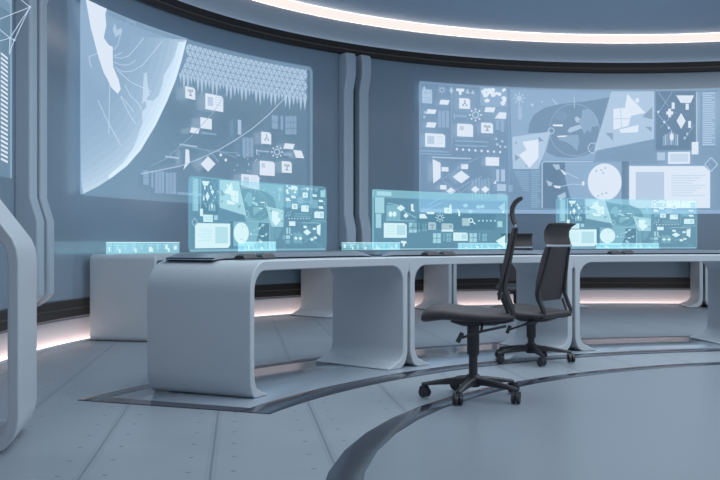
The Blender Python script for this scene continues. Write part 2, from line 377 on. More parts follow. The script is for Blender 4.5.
# ------------------------------------------------------------------ displays
LEFT_ART = "display_border:11 0,350 120,140 120,9860 0,9650|11 9880,140 10000,350 10000,9650 9880,9860|11 120,9700 9880,9700 9880,9940 120,9940;globe_graphic:21 92,46 778,513 1453,1109 2076,1806 2693,2814 3348,4394 3826,5869 4214,7300 4473,8594 4687,9891 4751,10000 0,10000 0,36|32 1274,949 2076,1806 2693,2814 3348,4394 3826,5869 4214,7300 4473,8594 4666,9761 4343,9626 4128,8581 3955,8040 3696,7414 3652,6872 3479,6114 3218,5743 2868,5750 2956,5321 2737,4973 2781,4419 2561,3518 2341,2798 1899,1940 1274,1189|42 230,9940 1094,10419 1184,10149 1116,9690 1161,9129 1049,8388 1274,8119 1453,8091 1453,7501 1475,7026 1721,6417 1810,5959 1676,5641 1364,5911 1229,6237 1049,6540 823,7237 687,7751 459,8627|42 230,9940 1094,10419 913,10000 -59,10000|32 2825,7155 2956,7318 3000,6648 3087,6047 2912,5706 2737,5425 2781,5949|32 1453,9004 1542,9425 1632,9090 1854,9305 1810,8957 1587,8691;globe_rim:83 92,46 778,513 733,711 65,250|83 778,513 1453,1109 1393,1297 733,711|83 1453,1109 2076,1806 2001,1980 1393,1297|83 2076,1806 2693,2814 2603,2964 2001,1980|83 2693,2814 3348,4394 3243,4504 2603,2964|83 3348,4394 3826,5869 3709,5940 3243,4504|83 3826,5869 4214,7300 4088,7331 3709,5940|83 4214,7300 4473,8594 4340,8589 4088,7331|83 4473,8594 4687,9891 4550,9848 4340,8589|73 65,250 733,711 680,948 31,495|73 733,711 1393,1297 1320,1521 680,948|73 1393,1297 2001,1980 1910,2187 1320,1521|73 2001,1980 2603,2964 2495,3144 1910,2187|73 2603,2964 3243,4504 3116,4634 2495,3144|73 3243,4504 3709,5940 3568,6023 3116,4634|73 3709,5940 4088,7331 3937,7367 3568,6023|73 4088,7331 4340,8589 4181,8581 3937,7367|73 4340,8589 4550,9848 4385,9796 4181,8581|63 31,495 680,948 618,1223 -7,779|63 680,948 1320,1521 1235,1781 618,1223|63 1320,1521 1910,2187 1805,2427 1235,1781|63 1910,2187 2495,3144 2369,3350 1805,2427|63 2495,3144 3116,4634 2968,4785 2369,3350|63 3116,4634 3568,6023 3404,6118 2968,4785|63 3568,6023 3937,7367 3759,7408 3404,6118|63 3937,7367 4181,8581 3996,8571 3759,7408|63 4181,8581 4385,9796 4192,9735 3996,8571|53 -7,779 618,1223 547,1535 -52,1102|53 618,1223 1235,1781 1138,2075 547,1535|53 1235,1781 1805,2427 1683,2698 1138,2075|53 1805,2427 2369,3350 2224,3583 1683,2698|53 2369,3350 2968,4785 2798,4953 2224,3583|53 2968,4785 3404,6118 3216,6225 2798,4953|53 3404,6118 3759,7408 3557,7452 3216,6225|53 3759,7408 3996,8571 3783,8558 3557,7452|53 3996,8571 4192,9735 3971,9663 3783,8558|43 -52,1102 547,1535 458,1922 -107,1504|43 547,1535 1138,2075 1016,2439 458,1922|43 1138,2075 1683,2698 1532,3032 1016,2439|43 1683,2698 2224,3583 2042,3870 1532,3032|43 2224,3583 2798,4953 2585,5160 2042,3870|43 2798,4953 3216,6225 2980,6353 2585,5160|43 3216,6225 3557,7452 3302,7504 2980,6353|43 3557,7452 3783,8558 3516,8539 3302,7504|43 3783,8558 3971,9663 3694,9572 3516,8539|33 -107,1504 458,1922 360,2344 -168,1944|33 458,1922 1016,2439 882,2835 360,2344|33 1016,2439 1532,3032 1364,3395 882,2835|33 1532,3032 2042,3870 1842,4179 1364,3395|33 2042,3870 2585,5160 2350,5381 1842,4179|33 2585,5160 2980,6353 2720,6490 2350,5381|33 2980,6353 3302,7504 3022,7557 2720,6490|33 3302,7504 3516,8539 3222,8514 3022,7557|33 3516,8539 3694,9572 3388,9470 3222,8514|23 -168,1944 360,2344 253,2800 -235,2421|23 360,2344 882,2835 735,3261 253,2800|23 882,2835 1364,3395 1181,3783 735,3261|23 1364,3395 1842,4179 1623,4509 1181,3783|23 1842,4179 2350,5381 2093,5616 1623,4509|23 2350,5381 2720,6490 2436,6633 2093,5616|23 2720,6490 3022,7557 2714,7609 2436,6633|23 3022,7557 3222,8514 2900,8484 2714,7609|23 3222,8514 3388,9470 3054,9356 2900,8484|13 -235,2421 253,2800 136,3288 -308,2935|13 253,2800 735,3261 576,3716 136,3288|13 735,3261 1181,3783 982,4196 576,3716|13 1181,3783 1623,4509 1385,4859 982,4196|13 1623,4509 2093,5616 1813,5862 1385,4859|13 2093,5616 2436,6633 2126,6780 1813,5862|13 2436,6633 2714,7609 2380,7660 2126,6780|13 2714,7609 2900,8484 2549,8446 2380,7660|13 2900,8484 3054,9356 2690,9229 2549,8446|03 -308,2935 136,3288 11,3808 -386,3483|03 136,3288 576,3716 403,4197 11,3808|03 576,3716 982,4196 767,4631 403,4197|03 982,4196 1385,4859 1127,5224 767,4631|03 1385,4859 1813,5862 1511,6117 1127,5224|03 1813,5862 2126,6780 1790,6930 1511,6117|03 2126,6780 2380,7660 2018,7707 1790,6930|03 2380,7660 2549,8446 2170,8400 2018,7707|03 2549,8446 2690,9229 2295,9088 2170,8400;route_line:32 1494,7547 1502,7598 1814,7647 1806,7596|32 1816,7600 1804,7642 2159,7926 2171,7884|32 2180,7895 2150,7915 2459,8491 2488,8471|32 2489,8472 2458,8490 2809,9208 2840,9190;route_line:32 1505,7607 1491,7646 1669,7803 1683,7763|32 1685,7765 1667,7801 1845,7985 1863,7949;route_line:32 1490,7278 1506,7329 1818,7293 1802,7241|32 1810,7242 1810,7291 2165,7432 2165,7383|32 2176,7392 2153,7423 2462,7825 2485,7793;route_line:32 1532,7028 1553,7077 1909,6944 1888,6894|32 1901,6895 1897,6943 2339,7167 2343,7119|32 2351,7125 2331,7160 2771,7667 2791,7631|32 2796,7639 2766,7659 3203,8520 3233,8499|32 3233,8499 3203,8520 3637,9400 3667,9380;route_line:32 769,7496 786,7461 376,7078 359,7113|32 347,7083 388,7109 434,6872 393,6846|32 394,6843 433,6874 524,6602 485,6572;route_line:32 1619,6902 1645,6949 2266,6522 2240,6475|32 2244,6473 2262,6524 3183,6274 3166,6222;route_line:32 1795,5556 1825,5598 2135,5258 2105,5216|32 2104,5217 2136,5257 2401,4891 2369,4852;route_line:32 1792,5506 1828,5539 2182,4769 2147,4736|32 2148,4734 2181,4771 2490,4243 2457,4207;route_line:32 1298,6049 1339,6063 1316,4666 1276,4655|32 1276,4655 1316,4666 1294,3379 1254,3370;route_line:32 759,5011 796,5042 1247,4017 1210,3987|32 1211,3985 1246,4019 1827,2922 1792,2890;route_line:32 1514,7941 1482,7958 1661,8306 1692,8290|32 1696,8300 1657,8296 1835,9193 1874,9199;route_line:32 1970,6221 2005,6257 2270,5739 2236,5704|32 2239,5699 2267,5744 2443,5577 2415,5533;route_line:32 2371,5575 2399,5619 2619,5407 2591,5363|32 2588,5369 2623,5402 2755,5102 2719,5069;triangle_pattern:11 4254,9670 9780,9670 9780,7900 4334,7900|32 4646,9338 4734,9664 4822,9338|32 4753,9685 4930,9685 4841,9359|32 4861,9338 4949,9664 5037,9338|32 4968,9685 5145,9685 5057,9359|32 5076,9338 5164,9664 5252,9338|32 5183,9685 5360,9685 5272,9359|32 5291,9338 5379,9664 5467,9338|32 5399,9685 5575,9685 5487,9359|32 5506,9338 5594,9664 5683,9338|32 5614,9685 5790,9685 5702,9359|32 5721,9338 5810,9664 5898,9338|32 5829,9685 6005,9685 5917,9359|32 5937,9338 6025,9664 6113,9338|32 6044,9685 6221,9685 6132,9359|32 6152,9338 6240,9664 6328,9338|32 6259,9685 6436,9685 6348,9359|32 6367,9338 6455,9664 6543,9338|32 6474,9685 6651,9685 6563,9359|32 6582,9338 6670,9664 6759,9338|32 6690,9685 6866,9685 6778,9359|32 6797,9338 6885,9664 6974,9338|32 6905,9685 7081,9685 6993,9359|32 7012,9338 7101,9664 7189,9338|32 7120,9685 7296,9685 7208,9359|32 7228,9338 7316,9664 7404,9338|32 7335,9685 7512,9685 7423,9359|32 7443,9338 7531,9664 7619,9338|32 7550,9685 7727,9685 7639,9359|32 7658,9338 7746,9664 7834,9338|32 7766,9685 7942,9685 7854,9359|32 7873,9338 7961,9664 8050,9338|32 7981,9685 8157,9685 8069,9359|32 8088,9338 8176,9664 8265,9338|32 8196,9685 8372,9685 8284,9359|32 8303,9338 8392,9664 8480,9338|32 8411,9685 8587,9685 8499,9359|32 8519,9338 8607,9664 8695,9338|32 8626,9685 8803,9685 8714,9359|32 8734,9338 8822,9664 8910,9338|32 8841,9685 9018,9685 8930,9359|32 8949,9338 9037,9664 9125,9338|32 9057,9685 9233,9685 9145,9359|32 9164,9338 9252,9664 9341,9338|32 9272,9685 9448,9685 9360,9359|32 9379,9338 9467,9664 9556,9338|32 9487,9685 9663,9685 9575,9359|32 9594,9338 9683,9664 9771,9338|32 4646,9297 4822,9297 4734,8971|32 4753,8950 4841,9276 4930,8950|32 4861,9297 5037,9297 4949,8971|32 4968,8950 5057,9276 5145,8950|32 5076,9297 5252,9297 5164,8971|32 5183,8950 5272,9276 5360,8950|32 5291,9297 5467,9297 5379,8971|32 5399,8950 5487,9276 5575,8950|32 5506,9297 5683,9297 5594,8971|32 5614,8950 5702,9276 5790,8950|32 5721,9297 5898,9297 5810,8971|32 5829,8950 5917,9276 6005,8950|32 5937,9297 6113,9297 6025,8971|32 6044,8950 6132,9276 6221,8950|32 6152,9297 6328,9297 6240,8971|32 6259,8950 6348,9276 6436,8950|32 6367,9297 6543,9297 6455,8971|32 6474,8950 6563,9276 6651,8950|32 6582,9297 6759,9297 6670,8971|32 6690,8950 6778,9276 6866,8950|32 6797,9297 6974,9297 6885,8971|32 6905,8950 6993,9276 7081,8950|32 7012,9297 7189,9297 7101,8971|32 7120,8950 7208,9276 7296,8950|32 7228,9297 7404,9297 7316,8971|32 7335,8950 7423,9276 7512,8950|32 7443,9297 7619,9297 7531,8971|32 7550,8950 7639,9276 7727,8950|32 7658,9297 7834,9297 7746,8971|32 7766,8950 7854,9276 7942,8950|32 7873,9297 8050,9297 7961,8971|32 7981,8950 8069,9276 8157,8950|32 8088,9297 8265,9297 8176,8971|32 8196,8950 8284,9276 8372,8950|32 8303,9297 8480,9297 8392,8971|32 8411,8950 8499,9276 8587,8950|32 8519,9297 8695,9297 8607,8971|32 8626,8950 8714,9276 8803,8950|32 8734,9297 8910,9297 8822,8971|32 8841,8950 8930,9276 9018,8950|32 8949,9297 9125,9297 9037,8971|32 9057,8950 9145,9276 9233,8950|32 9164,9297 9341,9297 9252,8971|32 9272,8950 9360,9276 9448,8950|32 9379,9297 9556,9297 9467,8971|32 9487,8950 9575,9276 9663,8950|32 9594,9297 9771,9297 9683,8971|32 4646,8562 4734,8888 4822,8562|32 4753,8909 4930,8909 4841,8583|32 4861,8562 4949,8888 5037,8562|32 4968,8909 5145,8909 5057,8583|32 5076,8562 5164,8888 5252,8562|32 5183,8909 5360,8909 5272,8583|32 5291,8562 5379,8888 5467,8562|32 5399,8909 5575,8909 5487,8583|32 5506,8562 5594,8888 5683,8562|32 5614,8909 5790,8909 5702,8583|32 5721,8562 5810,8888 5898,8562|32 5829,8909 6005,8909 5917,8583|32 5937,8562 6025,8888 6113,8562|32 6044,8909 6221,8909 6132,8583|32 6152,8562 6240,8888 6328,8562|32 6259,8909 6436,8909 6348,8583|32 6367,8562 6455,8888 6543,8562|32 6474,8909 6651,8909 6563,8583|32 6582,8562 6670,8888 6759,8562|32 6690,8909 6866,8909 6778,8583|32 6797,8562 6885,8888 6974,8562|32 6905,8909 7081,8909 6993,8583|32 7012,8562 7101,8888 7189,8562|32 7120,8909 7296,8909 7208,8583|32 7228,8562 7316,8888 7404,8562|32 7335,8909 7512,8909 7423,8583|32 7443,8562 7531,8888 7619,8562|32 7550,8909 7727,8909 7639,8583|32 7658,8562 7746,8888 7834,8562|32 7766,8909 7942,8909 7854,8583|32 7873,8562 7961,8888 8050,8562|32 7981,8909 8157,8909 8069,8583|32 8088,8562 8176,8888 8265,8562|32 8196,8909 8372,8909 8284,8583|32 8303,8562 8392,8888 8480,8562|32 8411,8909 8587,8909 8499,8583|32 8519,8562 8607,8888 8695,8562|32 8626,8909 8803,8909 8714,8583|32 8734,8562 8822,8888 8910,8562|32 8841,8909 9018,8909 8930,8583|32 8949,8562 9037,8888 9125,8562|32 9057,8909 9233,8909 9145,8583|32 9164,8562 9252,8888 9341,8562|32 9272,8909 9448,8909 9360,8583|32 9379,8562 9467,8888 9556,8562|32 9487,8909 9663,8909 9575,8583|32 9594,8562 9683,8888 9771,8562|32 4538,8174 4626,8500 4714,8174|32 4646,8520 4822,8520 4734,8194|32 4753,8174 4841,8500 4930,8174|32 4861,8520 5037,8520 4949,8194|32 4968,8174 5057,8500 5145,8174|32 5076,8520 5252,8520 5164,8194|32 5183,8174 5272,8500 5360,8174|32 5291,8520 5467,8520 5379,8194|32 5399,8174 5487,8500 5575,8174|32 5506,8520 5683,8520 5594,8194|32 5614,8174 5702,8500 5790,8174|32 5721,8520 5898,8520 5810,8194|32 5829,8174 5917,8500 6005,8174|32 5937,8520 6113,8520 6025,8194|32 6044,8174 6132,8500 6221,8174|32 6152,8520 6328,8520 6240,8194|32 6259,8174 6348,8500 6436,8174|32 6367,8520 6543,8520 6455,8194|32 6474,8174 6563,8500 6651,8174|32 6582,8520 6759,8520 6670,8194|32 6690,8174 6778,8500 6866,8174|32 6797,8520 6974,8520 6885,8194|32 6905,8174 6993,8500 7081,8174|32 7012,8520 7189,8520 7101,8194|32 7120,8174 7208,8500 7296,8174|32 7228,8520 7404,8520 7316,8194|32 7335,8174 7423,8500 7512,8174|32 7443,8520 7619,8520 7531,8194|32 7550,8174 7639,8500 7727,8174|32 7658,8520 7834,8520 7746,8194|32 7766,8174 7854,8500 7942,8174|32 7873,8520 8050,8520 7961,8194|32 7981,8174 8069,8500 8157,8174|32 8088,8520 8265,8520 8176,8194|32 8196,8174 8284,8500 8372,8174|32 8303,8520 8480,8520 8392,8194|32 8411,8174 8499,8500 8587,8174|32 8519,8520 8695,8520 8607,8194|32 8626,8174 8714,8500 8803,8174|32 8734,8520 8910,8520 8822,8194|32 8841,8174 8930,8500 9018,8174|32 8949,8520 9125,8520 9037,8194|32 9057,8174 9145,8500 9233,8174|32 9164,8520 9341,8520 9252,8194|32 9272,8174 9360,8500 9448,8174|32 9379,8520 9556,8520 9467,8194|32 9487,8174 9575,8500 9663,8174|32 9594,8520 9771,8520 9683,8194|32 4430,7785 4519,8112 4607,7785|32 4538,8132 4714,8132 4626,7806|32 4646,7785 4734,8112 4822,7785|32 4753,8132 4930,8132 4841,7806|32 4861,7785 4949,8112 5037,7785|32 4968,8132 5145,8132 5057,7806|32 5076,7785 5164,8112 5252,7785|32 5183,8132 5360,8132 5272,7806|32 5291,7785 5379,8112 5467,7785|32 5399,8132 5575,8132 5487,7806|32 5506,7785 5594,8112 5683,7785|32 5614,8132 5790,8132 5702,7806|32 5721,7785 5810,8112 5898,7785|32 5829,8132 6005,8132 5917,7806|32 5937,7785 6025,8112 6113,7785|32 6044,8132 6221,8132 6132,7806|32 6152,7785 6240,8112 6328,7785|32 6259,8132 6436,8132 6348,7806|32 6367,7785 6455,8112 6543,7785|32 6474,8132 6651,8132 6563,7806|32 6582,7785 6670,8112 6759,7785|32 6690,8132 6866,8132 6778,7806|32 6797,7785 6885,8112 6974,7785|32 6905,8132 7081,8132 6993,7806|32 7012,7785 7101,8112 7189,7785|32 7120,8132 7296,8132 7208,7806|32 7228,7785 7316,8112 7404,7785|32 7335,8132 7512,8132 7423,7806|32 7443,7785 7531,8112 7619,7785|32 7550,8132 7727,8132 7639,7806|32 7658,7785 7746,8112 7834,7785|32 7766,8132 7942,8132 7854,7806|32 7873,7785 7961,8112 8050,7785|32 7981,8132 8157,8132 8069,7806|32 8088,7785 8176,8112 8265,7785|32 8196,8132 8372,8132 8284,7806|32 8303,7785 8392,8112 8480,7785|32 8411,8132 8587,8132 8499,7806|32 8519,7785 8607,8112 8695,7785|32 8626,8132 8803,8132 8714,7806|32 8734,7785 8822,8112 8910,7785|32 8841,8132 9018,8132 8930,7806|32 8949,7785 9037,8112 9125,7785|32 9057,8132 9233,8132 9145,7806|32 9164,7785 9252,8112 9341,7785|32 9272,8132 9448,8132 9360,7806|32 9379,7785 9467,8112 9556,7785|32 9487,8132 9663,8132 9575,7806|32 9594,7785 9683,8112 9771,7785|32 4360,7765 4491,7765 4425,7176|11 4360,7824 4491,7824 4425,7412|32 4493,7765 4656,7765 4575,6765|11 4493,7824 4656,7824 4575,7165|32 4659,7765 4822,7765 4741,6824|11 4659,7824 4822,7824 4741,7200|32 4825,7765 4956,7765 4891,7235|11 4825,7824 4956,7824 4891,7447|32 4959,7765 5090,7765 5025,7353|11 4959,7824 5090,7824 5025,7518|32 5093,7765 5256,7765 5174,6824|11 5093,7824 5256,7824 5174,7200|32 5259,7765 5422,7765 5340,6706|11 5259,7824 5422,7824 5340,7129|32 5425,7765 5587,7765 5506,7059|11 5425,7824 5587,7824 5506,7341|32 5591,7765 5722,7765 5656,7176|11 5591,7824 5722,7824 5656,7412|32 5725,7765 5887,7765 5806,6765|11 5725,7824 5887,7824 5806,7165|32 5890,7765 6053,7765 5972,6824|11 5890,7824 6053,7824 5972,7200|32 6056,7765 6188,7765 6122,7235|11 6056,7824 6188,7824 6122,7447|32 6190,7765 6321,7765 6256,7353|11 6190,7824 6321,7824 6256,7518|32 6324,7765 6487,7765 6405,6824|11 6324,7824 6487,7824 6405,7200|32 6490,7765 6653,7765 6571,6706|11 6490,7824 6653,7824 6571,7129|32 6656,7765 6819,7765 6737,7059|11 6656,7824 6819,7824 6737,7341|32 6822,7765 6953,7765 6887,7176|11 6822,7824 6953,7824 6887,7412|32 6956,7765 7118,7765 7037,6765|11 6956,7824 7118,7824 7037,7165|32 7122,7765 7284,7765 7203,6824|11 7122,7824 7284,7824 7203,7200|32 7288,7765 7419,7765 7353,7235|11 7288,7824 7419,7824 7353,7447|32 7421,7765 7553,7765 7487,7353|11 7421,7824 7553,7824 7487,7518|32 7555,7765 7718,7765 7637,6824|11 7555,7824 7718,7824 7637,7200|32 7721,7765 7884,7765 7803,6706|11 7721,7824 7884,7824 7803,7129|32 7887,7765 8050,7765 7968,7059|11 7887,7824 8050,7824 7968,7341|32 8053,7765 8184,7765 8119,7176|11 8053,7824 8184,7824 8119,7412|32 8187,7765 8350,7765 8268,6765|11 8187,7824 8350,7824 8268,7165|32 8353,7765 8516,7765 8434,6824|11 8353,7824 8516,7824 8434,7200|32 8519,7765 8650,7765 8584,7235|11 8519,7824 8650,7824 8584,7447|32 8653,7765 8784,7765 8718,7353|11 8653,7824 8784,7824 8718,7518|32 8786,7765 8949,7765 8868,6824|11 8786,7824 8949,7824 8868,7200|32 8952,7765 9115,7765 9034,6706|11 8952,7824 9115,7824 9034,7129|32 9118,7765 9281,7765 9200,7059|11 9118,7824 9281,7824 9200,7341|32 9284,7765 9415,7765 9350,7176|11 9284,7824 9415,7824 9350,7412|32 9418,7765 9581,7765 9499,6765|11 9418,7824 9581,7824 9499,7165|32 9584,7765 9747,7765 9665,6824|11 9584,7824 9747,7824 9665,7200;curve_line:32 2697,1431 2689,1485 3561,1849 3570,1793|32 3570,1793 3561,1849 4425,2223 4434,2166|32 4437,2167 4422,2221 5278,2822 5293,2766|32 5295,2768 5277,2821 6042,3490 6060,3436|32 6062,3437 6040,3488 6759,4267 6780,4215|32 6782,4216 6758,4266 7473,5166 7496,5116|32 7498,5119 7471,5164 8140,6214 8167,6169|32 8169,6172 8139,6212 8805,7495 8835,7454|32 8836,7456 8804,7493 9344,8703 9375,8667|32 9377,8670 9343,8701 9715,9712 9749,9681|22 3138,1963 3123,2003 3775,2522 3790,2482|22 3794,2486 3771,2518 4418,3415 4441,3383|22 4441,3384 4418,3414 5103,4475 5127,4445|22 5128,4447 5102,4474 5826,5836 5852,5808|22 5853,5811 5825,5833 6460,7411 6488,7391|22 6489,7392 6460,7410 6966,8865 6995,8847|22 4641,3417 4648,3466 5502,3386 5496,3336|22 5497,3336 5501,3386 6223,3391 6219,3340|22 6220,3340 6222,3391 6897,3445 6895,3392;icon_tile:41 4644,6354 5072,6354 5072,6966 5004,7082 4644,7082|02 4739,6770 4824,6770 4824,6930 4739,6930|02 4893,6796 4978,6796 4978,6957 4893,6957|02 4824,6555 4893,6555 4893,6921 4824,6921|02 4790,6529 4927,6529 4927,6603 4790,6603;window_panel:41 5499,5920 6263,5920 6263,6799 6171,6919 5499,6919|22 5584,6162 5818,6162 5818,6726 5584,6726|32 5907,6746 6174,6746 6174,6791 5907,6791|32 5907,6592 6174,6592 6174,6638 5907,6638|32 5907,6439 6174,6439 6174,6484 5907,6484|32 5907,6285 6174,6285 6174,6330 5907,6330;tag_block:41 5286,4685 5775,4685 5775,5367 5286,5367;tag_block:41 4837,4305 5200,4305 5265,4641 4901,4641;text_line:21 5329,4366 5966,4366 5966,4478 5329,4478|31 4387,3462 5158,3462 5158,3540 4387,3540|31 3782,2602 4365,2602 4365,2708 3782,2708|21 4300,483 5542,483 5542,615 4300,615;bar_chart:31 6875,4620 7022,4620 7022,5597 6875,5597;data_grid:21 7074,3187 7210,3187 7210,4464 7074,4464|21 7235,3212 7371,3212 7371,4496 7235,4496|21 7396,3238 7531,3238 7531,4527 7396,4527;data_grid:21 8298,5791 8560,5791 8560,6224 8298,6224|21 8298,5316 8560,5316 8560,5750 8298,5750;data_grid:21 8673,5316 8768,5316 8768,6274 8673,6274;data_grid:21 8869,5889 8969,5889 8969,6283 8869,6283|21 8869,5453 8969,5453 8969,5847 8869,5847|21 8869,5018 8969,5018 8969,5412 8869,5412|21 8988,5913 9089,5913 9089,6309 8988,6309|21 8988,5477 9089,5477 9089,5872 8988,5872|21 8988,5040 9089,5040 9089,5435 8988,5435|21 9108,5938 9208,5938 9208,6335 9108,6335|21 9108,5500 9208,5500 9208,5896 9108,5896|21 9108,5062 9208,5062 9208,5458 9108,5458|21 9227,5962 9327,5962 9327,6360 9227,6360|21 9227,5523 9327,5523 9327,5921 9227,5921|21 9227,5083 9327,5083 9327,5481 9227,5481;icon_tile:41 7861,4215 8279,4215 8279,4890 8212,5019 7861,5019|02 8045,4620 8104,4620 8104,4894 8045,4894|02 7978,4414 8045,4414 8045,4575 7978,4575|02 8104,4420 8171,4420 8171,4582 8104,4582|02 8029,4568 8121,4568 8121,4649 8029,4649;gear_icon:32 8601,3775 8654,3764 8642,3677 8589,3688|32 8594,3707 8637,3658 8604,3585 8561,3634|32 8571,3648 8594,3571 8547,3526 8523,3603|32 8535,3609 8535,3520 8482,3512 8482,3601|32 8494,3598 8470,3515 8422,3545 8446,3628|32 8455,3617 8413,3556 8380,3618 8422,3680|32 8427,3663 8375,3635 8363,3717 8416,3746|32 8416,3726 8363,3737 8375,3823 8427,3812|32 8422,3794 8380,3842 8413,3915 8455,3867|32 8446,3853 8422,3929 8470,3974 8494,3898|32 8482,3892 8482,3980 8535,3989 8535,3900|32 8523,3903 8547,3987 8594,3957 8571,3873|32 8561,3884 8604,3946 8637,3883 8594,3821|32 8589,3838 8642,3866 8654,3783 8601,3755|42 8759,3790 8742,3732 8707,3726 8690,3779 8707,3837 8742,3843|42 8696,3528 8679,3470 8644,3465 8627,3518 8644,3576 8679,3581|42 8543,3401 8526,3343 8491,3338 8474,3391 8491,3449 8526,3454|42 8390,3482 8372,3424 8338,3419 8320,3471 8338,3529 8372,3534|42 8326,3721 8309,3664 8274,3658 8257,3710 8274,3768 8309,3774|42 8390,3981 8372,3923 8338,3918 8320,3970 8338,4028 8372,4034|42 8543,4111 8526,4052 8491,4047 8474,4099 8491,4157 8526,4163|42 8696,4032 8679,3974 8644,3968 8627,4021 8644,4079 8679,4085;tag_block:41 8779,4033 9184,4033 9256,4411 8850,4411;tag_block:41 9308,3476 9649,3476 9535,3996 9194,3996;window_panel:41 7799,2098 8425,2098 8425,2951 8350,3067 7799,3067|12 7861,2608 8008,2608 8008,2909 7861,2909;icon_tile:41 8716,2379 9132,2379 9132,3041 9065,3167 8716,3167|02 8808,2808 8891,2808 8891,2982 8808,2982|02 8957,2804 9040,2804 9040,2979 8957,2979|02 8891,2558 8957,2558 8957,2954 8891,2954|02 8858,2538 8991,2538 8991,2617 8858,2617;window_panel:41 7022,1118 7778,1118 7778,1952 7687,2066 7022,2066|22 7107,1323 7338,1323 7338,1913 7107,1913|32 7426,1875 7690,1875 7690,1922 7426,1922|32 7426,1714 7690,1714 7690,1762 7426,1762|32 7426,1553 7690,1553 7690,1601 7426,1601|32 7426,1392 7690,1392 7690,1440 7426,1440;text_line:31 7652,3678 8196,3678 8196,3745 7652,3745|31 7652,3412 7694,3412 7694,3811 7652,3811|21 8779,3553 9152,3553 9152,3759 8779,3759;marker:41 4657,3262 4807,3230 4837,2473 4558,1973 4636,2409;marker:42 5286,2453 5605,2992 5924,2553 5605,2015;node_link:22 5574,3292 5594,3336 5891,3075 5872,3030|22 5867,3036 5896,3069 6065,2717 6037,2684|41 6212,3173 6210,3148 6205,3123 6196,3102 6185,3085 6171,3073 6157,3068 6143,3068 6130,3076 6118,3089 6109,3107 6104,3129 6102,3154 6104,3179 6109,3203 6118,3224 6130,3241 6143,3253 6157,3259 6171,3258 6185,3251 6196,3238 6205,3219 6210,3197|41 6424,2887 6422,2862 6416,2838 6408,2817 6396,2800 6383,2788 6369,2782 6354,2783 6341,2791 6330,2804 6321,2823 6316,2845 6314,2870 6316,2895 6321,2919 6330,2940 6341,2957 6354,2969 6369,2975 6383,2974 6396,2966 6408,2953 6416,2934 6422,2912|22 6046,3377 6056,3421 6395,3289 6385,3245|22 6384,3245 6395,3289 6817,3101 6806,3057;data_grid:21 2820,1313 3059,1313 3059,1704 2820,1704|21 2820,887 3059,887 3059,1279 2820,1279;data_grid:21 3172,753 3264,753 3264,1731 3172,1731;data_grid:21 3335,454 3453,454 3453,1727 3335,1727|21 3476,469 3594,469 3594,1749 3476,1749|21 3616,484 3734,484 3734,1771 3616,1771;data_grid:21 3805,445 3934,445 3934,1711 3805,1711|21 3959,460 4088,460 4088,1734 3959,1734|21 4113,476 4242,476 4242,1757 4113,1757;scatter_points:32 6971,3290 6956,3243 6927,3238 6912,3280 6927,3328 6956,3333|32 7173,3153 7158,3105 7129,3101 7114,3144 7129,3192 7158,3196|32 6757,2286 6742,2239 6713,2235 6698,2278 6713,2325 6742,2329|32 7830,1096 7815,1048 7786,1046 7771,1091 7786,1138 7815,1141|32 7638,3003 7623,2955 7594,2951 7579,2995 7594,3043 7623,3047|32 7350,2779 7336,2732 7306,2727 7291,2771 7306,2819 7336,2823|32 6891,3267 6876,3220 6847,3215 6832,3257 6847,3305 6876,3310|32 6944,596 6929,549 6900,547 6885,590 6900,637 6929,640|32 7718,1065 7703,1017 7674,1014 7659,1059 7674,1107 7703,1110|32 7682,3105 7667,3057 7638,3052 7623,3096 7638,3144 7667,3149|32 7064,1590 7050,1543 7020,1540 7005,1583 7020,1630 7050,1634|32 7596,894 7581,846 7552,844 7537,888 7552,936 7581,938|32 7782,3477 7767,3428 7738,3423 7723,3467 7738,3516 7767,3521|32 7437,1485 7423,1437 7393,1434 7379,1478 7393,1526 7423,1529|32 7312,3100 7297,3052 7267,3047 7253,3091 7267,3139 7297,3143|32 7271,3385 7256,3337 7227,3332 7212,3375 7227,3423 7256,3428|32 7850,880 7836,833 7807,830 7792,875 7807,923 7836,925|32 7364,2704 7349,2656 7320,2652 7305,2695 7320,2743 7349,2747|32 7818,1858 7804,1810 7774,1807 7760,1851 7774,1899 7804,1903|32 7785,933 7770,885 7741,883 7726,928 7741,975 7770,978|32 7315,2321 7300,2274 7270,2270 7256,2314 7270,2361 7300,2365|32 7429,2280 7414,2232 7385,2228 7370,2272 7385,2320 7414,2324|32 6877,2617 6862,2570 6833,2565 6818,2608 6833,2655 6862,2660|32 7697,3608 7683,3560 7653,3555 7639,3598 7653,3647 7683,3652|32 6731,1554 6717,1507 6687,1504 6672,1547 6687,1593 6717,1597|32 7027,1888 7012,1841 6983,1837 6968,1881 6983,1928 7012,1931"
